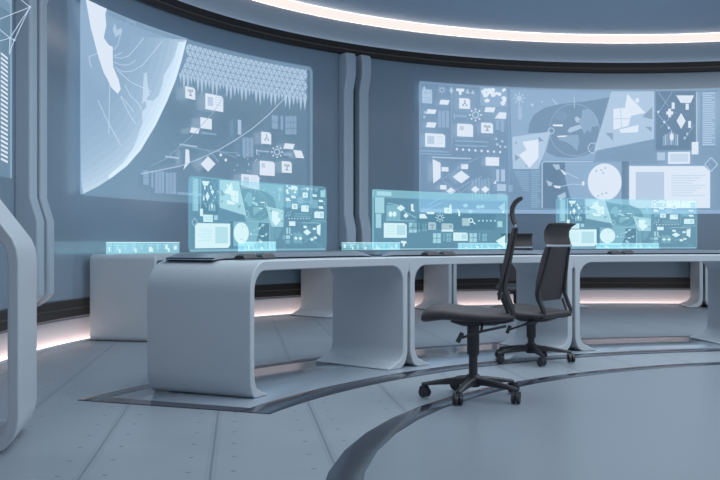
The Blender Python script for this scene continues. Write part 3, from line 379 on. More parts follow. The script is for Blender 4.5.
RIGHT_ART = "display_border:11 0,350 60,140 60,9860 0,9650|11 9940,140 10000,350 10000,9650 9940,9860|11 60,9800 9940,9800 9940,9940 60,9940|21 60,0 9940,0 9940,300 60,300;header_card:31 106,8321 457,8321 457,9385 106,9385|22 159,9015 282,9015 282,9243 159,9243|22 352,9049 422,9049 422,9277 352,9277|22 141,8738 422,8738 422,8783 141,8783|22 141,8616 422,8616 422,8662 141,8662|22 141,8494 422,8494 422,8540 141,8540|22 141,8372 422,8372 422,8418 141,8418;gear_icon:32 844,9446 875,9436 868,9369 837,9379|32 840,9393 865,9354 846,9298 821,9337|32 827,9348 840,9288 812,9254 799,9314|32 806,9318 806,9249 775,9244 775,9313|32 782,9311 768,9246 740,9271 754,9336|32 759,9327 735,9280 715,9329 740,9377|32 743,9363 712,9343 706,9408 736,9428|32 736,9413 706,9423 712,9490 743,9480|32 740,9465 715,9504 735,9560 759,9522|32 754,9511 740,9571 768,9605 782,9545|32 775,9541 775,9610 806,9615 806,9546|32 799,9548 812,9613 840,9588 827,9523|32 821,9532 846,9579 865,9530 840,9482|32 837,9496 868,9516 875,9451 844,9431|32 936,9454 926,9409 906,9405 896,9447 906,9492 926,9495|32 899,9252 889,9207 869,9204 859,9245 869,9290 889,9293|32 810,9156 800,9112 780,9108 770,9150 780,9194 800,9198|32 721,9223 711,9178 691,9175 681,9216 691,9261 711,9264|32 684,9412 674,9367 654,9363 644,9405 654,9450 674,9453|32 721,9613 711,9568 691,9565 681,9606 691,9651 711,9655|32 810,9709 800,9665 780,9661 770,9703 780,9747 800,9751|32 899,9643 889,9599 869,9595 859,9637 869,9681 889,9685;symbol_row:32 1045,9433 1122,9723 1198,9457 1122,9167|42 1296,9627 1574,9646 1574,9436 1487,9385 1470,9150 1393,9138 1383,9408 1296,9433|32 1608,9286 1688,9686 1774,9286|32 1799,9274 1868,9595 1937,9277;cloud_chart:21 2126,8380 3050,8380 3050,9864 2126,9864|42 2458,9422 2567,9560 2676,9397 2633,9166 2512,9127|42 2292,9275 2350,9348 2408,9262 2384,9141 2321,9120|42 2627,9479 2694,9565 2762,9464 2735,9321 2660,9297|42 2703,9450 2784,9552 2864,9430 2832,9260 2744,9231|42 2859,9688 2907,9749 2956,9676 2936,9574 2883,9557|42 2291,8899 2376,9006 2461,8880 2427,8702 2334,8672|42 2327,9370 2383,9441 2439,9358 2416,9240 2355,9220|42 2468,9746 2557,9860 2647,9727 2611,9537 2513,9505|42 2809,8749 2901,8864 2993,8725 2956,8530 2855,8499|42 2888,9799 2951,9879 3014,9784 2989,9650 2919,9628|42 2885,8942 2956,9031 3026,8924 2998,8773 2920,8749|42 2841,9138 2938,9261 3035,9114 2996,8907 2889,8874|42 2353,9548 2427,9641 2500,9532 2471,9378 2390,9351|42 2196,9343 2303,9479 2410,9321 2367,9095 2249,9056|42 2409,9738 2457,9798 2504,9728 2485,9628 2433,9611|42 2261,8859 2329,8945 2397,8844 2370,8701 2295,8677|42 2316,9682 2425,9820 2533,9660 2490,9431 2370,9392|42 2481,9522 2530,9583 2578,9511 2559,9409 2506,9392|42 2150,9562 2239,9674 2328,9544 2292,9357 2194,9325|42 2237,9707 2313,9804 2390,9691 2359,9530 2275,9502;tag_block:41 703,8318 1015,8318 1070,8686 758,8686;tag_block:41 247,7545 560,7545 615,7887 302,7887;tag_block:41 229,6498 557,6498 615,6894 287,6894;tag_block:41 2264,7926 2599,7926 2658,8317 2323,8317;tag_block:41 2624,7454 2778,7956 3027,7964 3010,7450;icon_tile:41 1400,8094 1781,8094 1781,8777 1720,8907 1400,8907|02 1568,8491 1621,8491 1621,8768 1568,8768|02 1507,8287 1568,8287 1568,8450 1507,8450|02 1621,8286 1682,8286 1682,8449 1621,8449|02 1553,8440 1637,8440 1637,8521 1553,8521;data_grid:21 658,6533 774,6533 774,7836 658,7836|21 796,6550 912,6550 912,7856 796,7856|21 934,6567 1049,6567 1049,7875 934,7875;window_panel:41 211,5027 913,5027 913,5931 828,6054 211,6054|22 282,5225 528,5225 528,5850 282,5850|32 605,5808 836,5808 836,5858 605,5858|32 605,5639 836,5639 836,5689 605,5689|32 605,5469 836,5469 836,5519 605,5519|32 605,5299 836,5299 836,5350 605,5350;gear_icon:32 2047,7680 2094,7661 2084,7555 2037,7574|32 2041,7597 2079,7533 2049,7446 2012,7510|32 2020,7526 2041,7430 1998,7379 1978,7475|32 1988,7481 1988,7372 1941,7367 1941,7476|32 1951,7472 1930,7371 1888,7413 1909,7513|32 1917,7499 1879,7427 1850,7507 1887,7579|32 1892,7558 1845,7528 1834,7631 1882,7661|32 1882,7637 1834,7656 1845,7761 1892,7742|32 1887,7720 1850,7783 1879,7870 1917,7807|32 1909,7791 1888,7886 1930,7938 1951,7842|32 1941,7835 1941,7944 1988,7950 1988,7841|32 1978,7845 1998,7946 2041,7904 2020,7803|32 2012,7818 2049,7890 2079,7810 2041,7737|32 2037,7759 2084,7788 2094,7685 2047,7656|42 2188,7683 2173,7613 2142,7610 2126,7677 2142,7747 2173,7750|42 2132,7368 2116,7298 2085,7295 2070,7361 2085,7431 2116,7434|42 1995,7225 1980,7155 1949,7152 1933,7218 1949,7288 1980,7291|42 1859,7338 1843,7268 1812,7265 1797,7331 1812,7400 1843,7404|42 1802,7640 1786,7570 1755,7566 1740,7632 1755,7702 1786,7706|42 1859,7955 1843,7885 1812,7881 1797,7947 1812,8017 1843,8021|42 1995,8099 1980,8029 1949,8025 1933,8091 1949,8161 1980,8165|42 2132,7987 2116,7917 2085,7913 2070,7979 2085,8049 2116,8053;window_panel:41 1331,5934 1885,5934 1885,6805 1818,6924 1331,6924|12 1411,6415 1556,6415 1556,6740 1411,6740;icon_tile:41 2161,6274 2573,6274 2573,6963 2507,7094 2161,7094|02 2252,6717 2334,6717 2334,6898 2252,6898|02 2400,6707 2482,6707 2482,6888 2400,6888|02 2334,6454 2400,6454 2400,6865 2334,6865|02 2301,6435 2433,6435 2433,6517 2301,6517;bar_chart:21 2658,6569 2778,6569 2778,7355 2658,7355|21 2822,6410 2948,6410 2948,7394 2822,7394;text_line:21 1209,7404 1678,7404 1678,7605 1209,7605|21 1209,7218 1261,7218 1261,7759 1209,7759|21 1261,5524 2401,5524 2401,5640 1261,5640|21 1261,5176 2401,5176 2401,5292 1261,5292|21 35,4649 1052,4649 1052,4740 35,4740|31 457,4198 1816,4198 1816,4290 457,4290|21 35,4437 1157,4437 1157,4513 35,4513;dot_row:42 1351,4937 1340,4865 1313,4833 1286,4860 1275,4930 1286,5002 1313,5034 1340,5008|42 1567,4925 1555,4852 1529,4820 1502,4847 1490,4918 1502,4990 1529,5022 1555,4995|42 1781,4911 1770,4838 1743,4806 1716,4834 1705,4904 1716,4977 1743,5008 1770,4981|42 1995,4896 1984,4823 1957,4791 1931,4819 1919,4890 1931,4962 1957,4994 1984,4967|42 2209,4880 2198,4807 2171,4775 2144,4803 2133,4874 2144,4947 2171,4979 2198,4951|42 2422,4863 2411,4791 2384,4759 2357,4787 2346,4858 2357,4931 2384,4962 2411,4935|42 2634,4846 2623,4773 2597,4741 2570,4769 2559,4840 2570,4913 2597,4945 2623,4917|42 2846,4827 2835,4754 2808,4723 2782,4751 2771,4822 2782,4895 2808,4927 2835,4899;dot_cluster:32 2720,5852 2707,5773 2675,5738 2644,5768 2631,5845 2644,5923 2675,5958 2707,5928|32 2924,5670 2911,5592 2880,5557 2849,5587 2836,5664 2849,5743 2880,5777 2911,5747|32 2754,5422 2741,5343 2709,5308 2678,5338 2665,5415 2678,5494 2709,5529 2741,5499|32 3027,5244 3014,5165 2982,5131 2951,5161 2938,5238 2951,5317 2982,5352 3014,5321|32 2856,5272 2843,5193 2812,5159 2781,5189 2768,5266 2781,5344 2812,5379 2843,5349|32 222,9483 209,9405 176,9368 144,9393 130,9466 144,9544 176,9581 209,9556|32 257,7622 244,7545 211,7509 179,7535 166,7608 179,7686 211,7722 244,7696|32 222,7274 209,7197 176,7161 144,7187 130,7260 144,7338 176,7374 209,7348;funnel_shape:42 468,4100 748,3819 748,2668 492,2229;tag_block:41 790,3178 1028,3178 1028,3515 790,3515;tag_block:41 1470,3414 1712,3414 1712,3801 1470,3801;tag_block:41 738,1792 958,1792 958,2130 738,2130;window_panel:41 2315,3736 2778,3736 2778,4409 2315,4409;marker:42 1171,2774 1470,3290 1767,2812 1470,2297;marker:42 944,1681 1111,1967 1278,1699 1111,1412;column_chart:21 1833,1025 1906,1025 1906,2582 1833,2582|21 1944,1107 2016,1107 2016,2667 1944,2667|21 2054,1190 2126,1190 2126,2751 2054,2751|21 2164,1038 2236,1038 2236,2601 2164,2601|21 2274,1120 2346,1120 2346,2685 2274,2685|21 2384,1202 2456,1202 2456,2769 2384,2769|42 1809,1842 1954,2129 2099,1855 1954,1568|42 2154,1858 2298,2146 2442,1870 2298,1582;bar_chart:31 2675,2509 2778,2509 2778,3452 2675,3452|31 2846,2517 2982,2517 2982,3461 2846,3461;data_grid:31 2707,1764 3014,1764 3014,2314 2707,2314;data_grid:21 2707,1056 3014,1056 3014,1606 2707,1606;data_grid:21 3095,1699 3237,1699 3237,2251 3095,2251|42 2573,2347 2668,2626 2675,2312;link_lines:22 835,2418 850,2470 1477,1579 1462,1527|22 1461,1528 1478,1578 1790,1048 1773,998|22 323,550 310,604 906,1321 919,1267|22 919,1268 906,1321 1775,2451 1788,2397|22 781,2491 765,2540 1462,3671 1478,3621|22 1475,3618 1464,3674 2052,4340 2063,4284|22 1478,1530 1461,1577 2186,2939 2204,2891|22 40,9 30,57 768,774 778,725;block_divider:11 3084,9981 3139,9986 3139,122 3084,121|21 1132,5086 1160,5086 1160,9717 1132,9717;map_backdrop:21 3152,9830 6495,9866 6011,4968 5946,4326 4431,4247 3220,4230;map_dark_swoosh:02 3761,6400 3795,7116 3963,7881 4331,8462 4830,8770 5652,9006 6479,9385 5913,4967 5587,4640 5160,4470 4697,4535 4364,4921 4531,6442;world_map:23 6095,6736 6121,6730 6100,6266 6075,6272|23 6075,6279 6100,6259 6040,5818 6015,5838|23 6016,5844 6039,5811 5942,5415 5920,5447|23 5921,5453 5940,5409 5811,5077 5793,5121|23 5795,5125 5809,5072 5654,4821 5640,4874|23 5643,4878 5652,4818 5479,4660 5470,4720|23 5473,4722 5476,4658 5293,4602 5290,4665|23 5293,4665 5290,4602 5107,4649 5110,4712|23 5113,4711 5104,4650 4930,4799 4939,4859|23 4942,4856 4927,4802 4770,5044 4785,5098|23 4787,5093 4768,5048 4636,5372 4656,5417|23 4657,5411 4635,5377 4536,5766 4558,5800|23 4560,5794 4534,5772 4473,6207 4498,6229|23 4499,6222 4472,6214 4451,6674 4478,6682|23 4478,6675 4451,6681 4472,7143 4499,7137|23 4498,7131 4473,7150 4534,7591 4560,7572|23 4558,7565 4536,7597 4635,7996 4657,7964|23 4656,7958 4636,8001 4768,8337 4787,8293|23 4785,8289 4770,8341 4927,8597 4942,8544|23 4939,8540 4930,8600 5104,8762 5113,8702|23 5110,8700 5107,8764 5290,8824 5293,8761|23 5290,8760 5293,8824 5476,8779 5473,8715|23 5470,8717 5479,8777 5652,8629 5643,8569|23 5640,8572 5654,8626 5809,8383 5795,8329|23 5793,8333 5811,8378 5940,8051 5921,8007|23 5920,8012 5942,8046 6039,7653 6016,7619|23 6015,7626 6040,7646 6100,7207 6075,7186|23 6075,7193 6100,7200 6121,6737 6095,6730|23 5554,8322 5734,8408 5913,8132 6043,7614 6075,7053 5881,6969 5815,6447 5734,6726 5620,6402 5522,6840 5423,7437 5522,7720|33 5061,6625 5160,6908 5456,7134 5554,6881 5325,6634 5127,6467|33 5292,7673 5390,7796 5489,7599 5423,7277 5341,7354|23 4797,6231 5423,6333 5456,5838 5390,5036 5259,5352 5061,5706 4764,5894|13 5061,7823 5055,7730 5035,7642 5003,7566 4962,7508 4914,7470 4863,7455 4812,7465 4764,7498 4722,7553 4691,7626 4671,7712 4664,7804 4671,7898 4691,7985 4722,8061 4764,8120 4812,8159 4863,8173 4914,8164 4962,8130 5003,8075 5035,8002 5055,7916|43 4581,7122 4913,7130 4913,6970 4581,6979|43 4730,6212 5061,6281 5061,6145 4730,6108|33 4608,6614 4640,6598 4631,6494 4598,6510|33 4601,6526 4627,6478 4600,6393 4574,6442|33 4579,6453 4594,6382 4554,6334 4539,6405|33 4547,6409 4547,6329 4502,6327 4502,6407|33 4509,6403 4495,6331 4455,6375 4469,6448|33 4475,6437 4449,6386 4421,6468 4447,6519|33 4451,6503 4418,6484 4408,6587 4441,6606|33 4441,6588 4408,6604 4418,6709 4451,6693|33 4447,6676 4421,6725 4449,6809 4475,6761|33 4469,6750 4455,6821 4495,6869 4509,6798|33 4502,6793 4502,6873 4547,6875 4547,6796|33 4539,6799 4554,6872 4594,6828 4579,6755|33 4574,6766 4600,6817 4627,6735 4601,6684|33 4598,6700 4631,6719 4640,6616 4608,6596|33 6030,5296 6062,5282 6051,5129 6019,5143|33 6021,5157 6049,5115 6016,4985 5989,5026|33 5993,5038 6012,4973 5964,4886 5944,4950|33 5951,4957 5957,4879 5900,4847 5893,4925|33 5900,4926 5893,4847 5836,4877 5843,4955|33 5849,4948 5830,4883 5781,4969 5800,5034|33 5805,5023 5777,4981 5745,5110 5772,5152|33 5774,5139 5742,5124 5731,5277 5763,5292|33 5763,5277 5731,5291 5742,5445 5774,5431|33 5772,5417 5745,5458 5777,5589 5805,5548|33 5800,5536 5781,5600 5830,5688 5849,5624|33 5843,5617 5836,5695 5893,5727 5900,5649|33 5893,5648 5900,5727 5957,5697 5951,5619|33 5944,5626 5964,5691 6012,5605 5993,5540|33 5989,5551 6016,5593 6049,5464 6021,5421|33 6019,5435 6051,5450 6062,5297 6030,5282;shape_card:33 3220,6047 4498,6560 4331,5079 4097,3558 3237,3521|44 3559,5674 4097,5903 4097,4432 3795,3625 3440,4638 3694,5048|04 3288,4669 3474,4442 3305,4117|04 4097,6141 4281,5793 4097,5720|14 3393,5584 3383,5505 3356,5454 3322,5452 3295,5499 3285,5577 3295,5657 3322,5707 3356,5710 3383,5663|14 3744,3782 3729,3697 3694,3661 3658,3694 3643,3777 3658,3862 3694,3898 3729,3865;shape_card:33 6495,9826 7860,9816 7860,6009 5946,5047|44 7008,9628 7578,8098 6880,7743|45 6560,8423 6912,8505 7135,7943 7039,7061 6560,6739|44 6752,6780 7373,7139 7341,6537 6784,6499|04 7483,7779 7798,8575 7798,7573|04 7578,6976 7776,6972 7776,6556|04 6302,6495 6550,6498 6550,5856|44 7388,9103 7370,8962 7325,8904 7280,8963 7262,9105 7280,9246 7325,9305 7370,9245|14 5950,4896 5941,5006 7856,5984 7865,5874|26 6560,7597 6560,7645 7103,7646 7103,7598|26 6774,8423 6794,8426 6826,6901 6806,6899;sun_icon:32 3552,9118 3543,9014 3516,8929 3478,8880 3436,8876 3398,8918 3372,8998 3363,9101 3372,9204 3398,9289 3436,9339 3478,9343 3516,9300 3543,9220|32 3579,9073 3579,9168 3660,9175 3660,9080|32 3529,8870 3558,8938 3615,8803 3586,8735|32 3437,8807 3478,8810 3478,8613 3437,8609|32 3357,8920 3386,8857 3328,8712 3299,8775|32 3336,9145 3336,9051 3254,9043 3254,9138|32 3386,9348 3357,9280 3299,9414 3328,9482|32 3478,9412 3437,9408 3437,9606 3478,9610|32 3558,9298 3529,9361 3586,9506 3615,9443|31 3424,7445 3552,7445 3552,8513 3424,8513;map_marks:32 3949,8635 3934,8544 3896,8504 3858,8538 3842,8627 3858,8718 3896,8758 3934,8723|32 4552,9128 4577,9180 4743,8712 4718,8659|33 5279,9352 5305,9353 5305,8473 5279,8472|32 4264,8896 4255,8839 4231,8814 4207,8835 4197,8891 4207,8948 4231,8973 4255,8951;text_column:21 3288,3365 3778,3371 3778,3299 3288,3294|21 3319,3216 3778,3220 3778,3149 3319,3145|21 3349,3067 3778,3069 3778,2998 3349,2996|21 3380,2919 3778,2919 3778,2847 3380,2847|21 3410,2770 3778,2768 3778,2697 3410,2698|21 3440,2621 3778,2617 3778,2546 3440,2549|21 3471,2471 3778,2467 3778,2395 3471,2400|21 3501,2322 3778,2316 3778,2244 3501,2251|21 3532,2173 3778,2165 3778,2094 3532,2102|21 3562,2023 3778,2014 3778,1943 3562,1952|21 3593,1874 3778,1864 3778,1792 3593,1803;text_column:22 3862,3345 4163,3345 4163,3434 3862,3434|22 3862,3168 4139,3168 4139,3256 3862,3256|22 3862,2990 4163,2990 4163,3079 3862,3079|22 3862,2813 4163,2813 4163,2902 3862,2902|22 3862,2636 4139,2636 4139,2724 3862,2724|22 3862,2458 4087,2458 4087,2547 3862,2547|22 3862,2281 4163,2281 4163,2369 3862,2369|22 3862,2103 4087,2103 4087,2192 3862,2192|22 3862,1926 4163,1926 4163,2015 3862,2015|22 3862,1749 4163,1749 4163,1837 3862,1837|22 3862,1571 4087,1571 4087,1660 3862,1660|22 3862,1394 4087,1394 4087,1482 3862,1482|22 3862,1216 4087,1216 4087,1305 3862,1305|22 3862,1039 4163,1039 4163,1128 3862,1128|22 3862,862 4163,862 4163,950 3862,950|22 3862,684 4087,684 4087,773 3862,773|22 3862,507 4087,507 4087,595 3862,595;route_panel:33 4244,460 4204,460 4204,4039 4244,4041|33 4236,4001 4213,4079 4286,4201 4309,4123|33 4298,4114 4298,4210 5913,4246 5913,4149|01 4264,4081 4995,4106 4995,2868 5160,1352 5325,475 4264,461|21 4995,4106 5962,4086 5962,720 5325,635 5160,1432 4995,2868|32 4564,3933 4797,3940 4830,3582 4697,3498|42 4830,3542 4929,3465 5045,3148 4962,3106|32 4364,2692 4581,2459 4531,2218 4431,2216|42 4598,2260 4846,2225 4830,2026 4664,2062|32 4730,1425 4995,1749 5028,1350 4830,1108|32 4989,3318 5001,3376 5429,2865 5417,2807|32 4800,2114 4794,2176 5223,2424 5229,2362|32 5225,2361 5227,2425 5556,2350 5553,2286|42 5633,2439 5619,2303 5587,2246 5555,2302 5541,2438 5555,2574 5587,2631 5619,2575;moon_disc:21 5962,4166 6832,4173 6832,723 5962,720|42 6832,2568 6822,2279 6791,2000 6740,1744 6673,1519 6590,1334 6495,1197 6393,1112 6286,1083 6179,1111 6075,1194 5980,1331 5896,1515 5827,1738 5776,1994 5745,2272 5734,2561 5745,2850 5776,3128 5827,3385 5896,3611 5980,3796 6075,3935 6179,4020 6286,4050 6393,4022 6495,3938 6590,3802 6673,3617 6740,3393 6791,3136 6822,2858|23 6049,3446 6038,3378 6011,3349 5983,3377 5972,3445 5983,3513 6011,3542 6038,3514|23 6211,3528 6200,3460 6173,3431 6145,3459 6134,3527 6145,3595 6173,3624 6200,3596|23 6341,3689 6329,3621 6302,3593 6275,3621 6263,3689 6275,3757 6302,3785 6329,3757|23 6276,3288 6265,3220 6237,3191 6210,3219 6198,3287 6210,3355 6237,3384 6265,3356|23 6244,1604 6232,1536 6205,1507 6178,1535 6166,1603 6178,1671 6205,1700 6232,1672|23 6373,1685 6362,1617 6334,1588 6307,1616 6295,1684 6307,1752 6334,1781 6362,1753|23 6114,1443 6103,1374 6075,1346 6048,1374 6037,1442 6048,1510 6075,1539 6103,1511;block_divider:01 6832,4253 7071,4253 7071,402 6832,402|12 5946,4222 5946,4302 7892,4286 7892,4206;diagram:01 7923,9854 9157,9798 9157,5092 7923,5127|42 8544,9471 9096,9443 8989,8850 8683,8865|42 8405,8397 8498,8397 8498,8917 8405,8917|42 8836,8307 8934,8307 8934,8802 8836,8802|42 8235,7946 8451,7946 8451,8203 8235,8203|42 8297,7728 8390,7728 8390,8417 8297,8417|42 8556,7431 8698,8065 8839,7420 8698,6787|42 8913,6858 9004,6858 9004,7417 8913,7417|42 9020,4738 9227,4738 9227,5736 9020,5736|22 8409,9777 8432,9736 7981,7990 7958,8030|22 7959,7987 7980,8033 8431,6659 8410,6613|22 7975,9754 7996,9790 8307,8659 8286,8623|32 9157,9718 9193,9716 9193,5091 9157,5092|22 8057,6864 8039,6909 8504,8175 8522,8131|22 9086,7107 9106,7071 8800,5886 8780,5922|43 8017,8169 8007,8096 7985,8066 7963,8097 7954,8171 7963,8244 7985,8274 8007,8243|43 8203,7363 8194,7290 8172,7260 8150,7291 8141,7365 8150,7438 8172,7468 8194,7437|43 8343,6879 8334,6805 8312,6775 8290,6807 8281,6880 8290,6954 8312,6983 8334,6952|33 8919,6379 8908,6294 8882,6260 8856,6296 8845,6381 8856,6466 8882,6500 8908,6464|33 8842,6062 8832,5978 8805,5944 8779,5980 8769,6065 8779,6149 8805,6183 8832,6147;column_chart:22 8126,5459 8172,5459 8172,6260 8126,6260|32 8188,5474 8235,5474 8235,6355 8188,6355|22 8250,5488 8297,5488 8297,6449 8250,6449|22 8312,5503 8359,5503 8359,6543 8312,6543|32 8374,5517 8420,5517 8420,6638 8374,6638|22 8436,5500 8482,5500 8482,6540 8436,6540|22 8498,5482 8544,5482 8544,6442 8498,6442|32 8559,5464 8606,5464 8606,6344 8559,6344|43 8467,6155 8455,5967 8424,5852 8386,5853 8355,5970 8343,6158 8355,6346 8386,6461 8424,6460 8455,6343;text_column:21 9339,5404 9746,5404 9746,9666 9339,9666|32 9354,9541 9713,9541 9713,9630 9354,9630|32 9354,9363 9624,9363 9624,9452 9354,9452|32 9354,9186 9713,9186 9713,9275 9354,9275|32 9354,9008 9624,9008 9624,9097 9354,9097|32 9354,8831 9713,8831 9713,8919 9354,8919|32 9354,8653 9713,8653 9713,8742 9354,8742|32 9354,8475 9713,8475 9713,8564 9354,8564|32 9354,8298 9685,8298 9685,8387 9354,8387|32 9354,8120 9685,8120 9685,8209 9354,8209|32 9354,7943 9713,7943 9713,8032 9354,8032|32 9354,7765 9713,7765 9713,7854 9354,7854|32 9354,7588 9713,7588 9713,7676 9354,7676|32 9354,7410 9624,7410 9624,7499 9354,7499|32 9354,7232 9685,7232 9685,7321 9354,7321|32 9354,7055 9713,7055 9713,7144 9354,7144|32 9354,6877 9685,6877 9685,6966 9354,6966|32 9354,6700 9713,6700 9713,6788 9354,6788|32 9354,6522 9685,6522 9685,6611 9354,6611|32 9354,6344 9713,6344 9713,6433 9354,6433|32 9354,6167 9624,6167 9624,6256 9354,6256|32 9354,5989 9713,5989 9713,6078 9354,6078|32 9354,5812 9624,5812 9624,5900 9354,5900|32 9354,5634 9624,5634 9624,5723 9354,5723|32 9354,5456 9713,5456 9713,5545 9354,5545;tag_block:31 7954,4285 8203,4285 8203,4926 7954,4926;window_panel:41 8297,3998 8974,3998 8974,4959 8297,4959|32 8359,4157 8913,4157 8913,4797 8359,4797;outline_diamond:32 9427,3897 9402,3957 9598,4507 9623,4446|32 9598,4447 9623,4506 9818,3941 9794,3883|32 9794,3942 9818,3882 9623,3333 9598,3393|32 9623,3392 9598,3334 9402,3898 9427,3957;large_window:42 7071,3852 9399,3808 9581,3364 9581,460 7230,482 7071,884|23 7278,3370 8172,3360 8172,1118 7278,1124|33 8390,3116 9430,3090 9430,3011 8390,3036|33 8390,2916 9303,2895 9303,2815 8390,2836|33 8390,2716 9175,2699 9175,2620 8390,2636|33 8390,2516 9047,2503 9047,2423 8390,2436|33 8390,2316 9430,2294 9430,2215 8390,2236|33 8390,2116 9303,2098 9303,2019 8390,2036|33 8390,1916 9175,1902 9175,1822 8390,1836|33 8390,1716 9047,1705 9047,1625 8390,1636|33 8390,1516 9430,1498 9430,1418 8390,1436"  # the dark swoosh behind the world map is display artwork
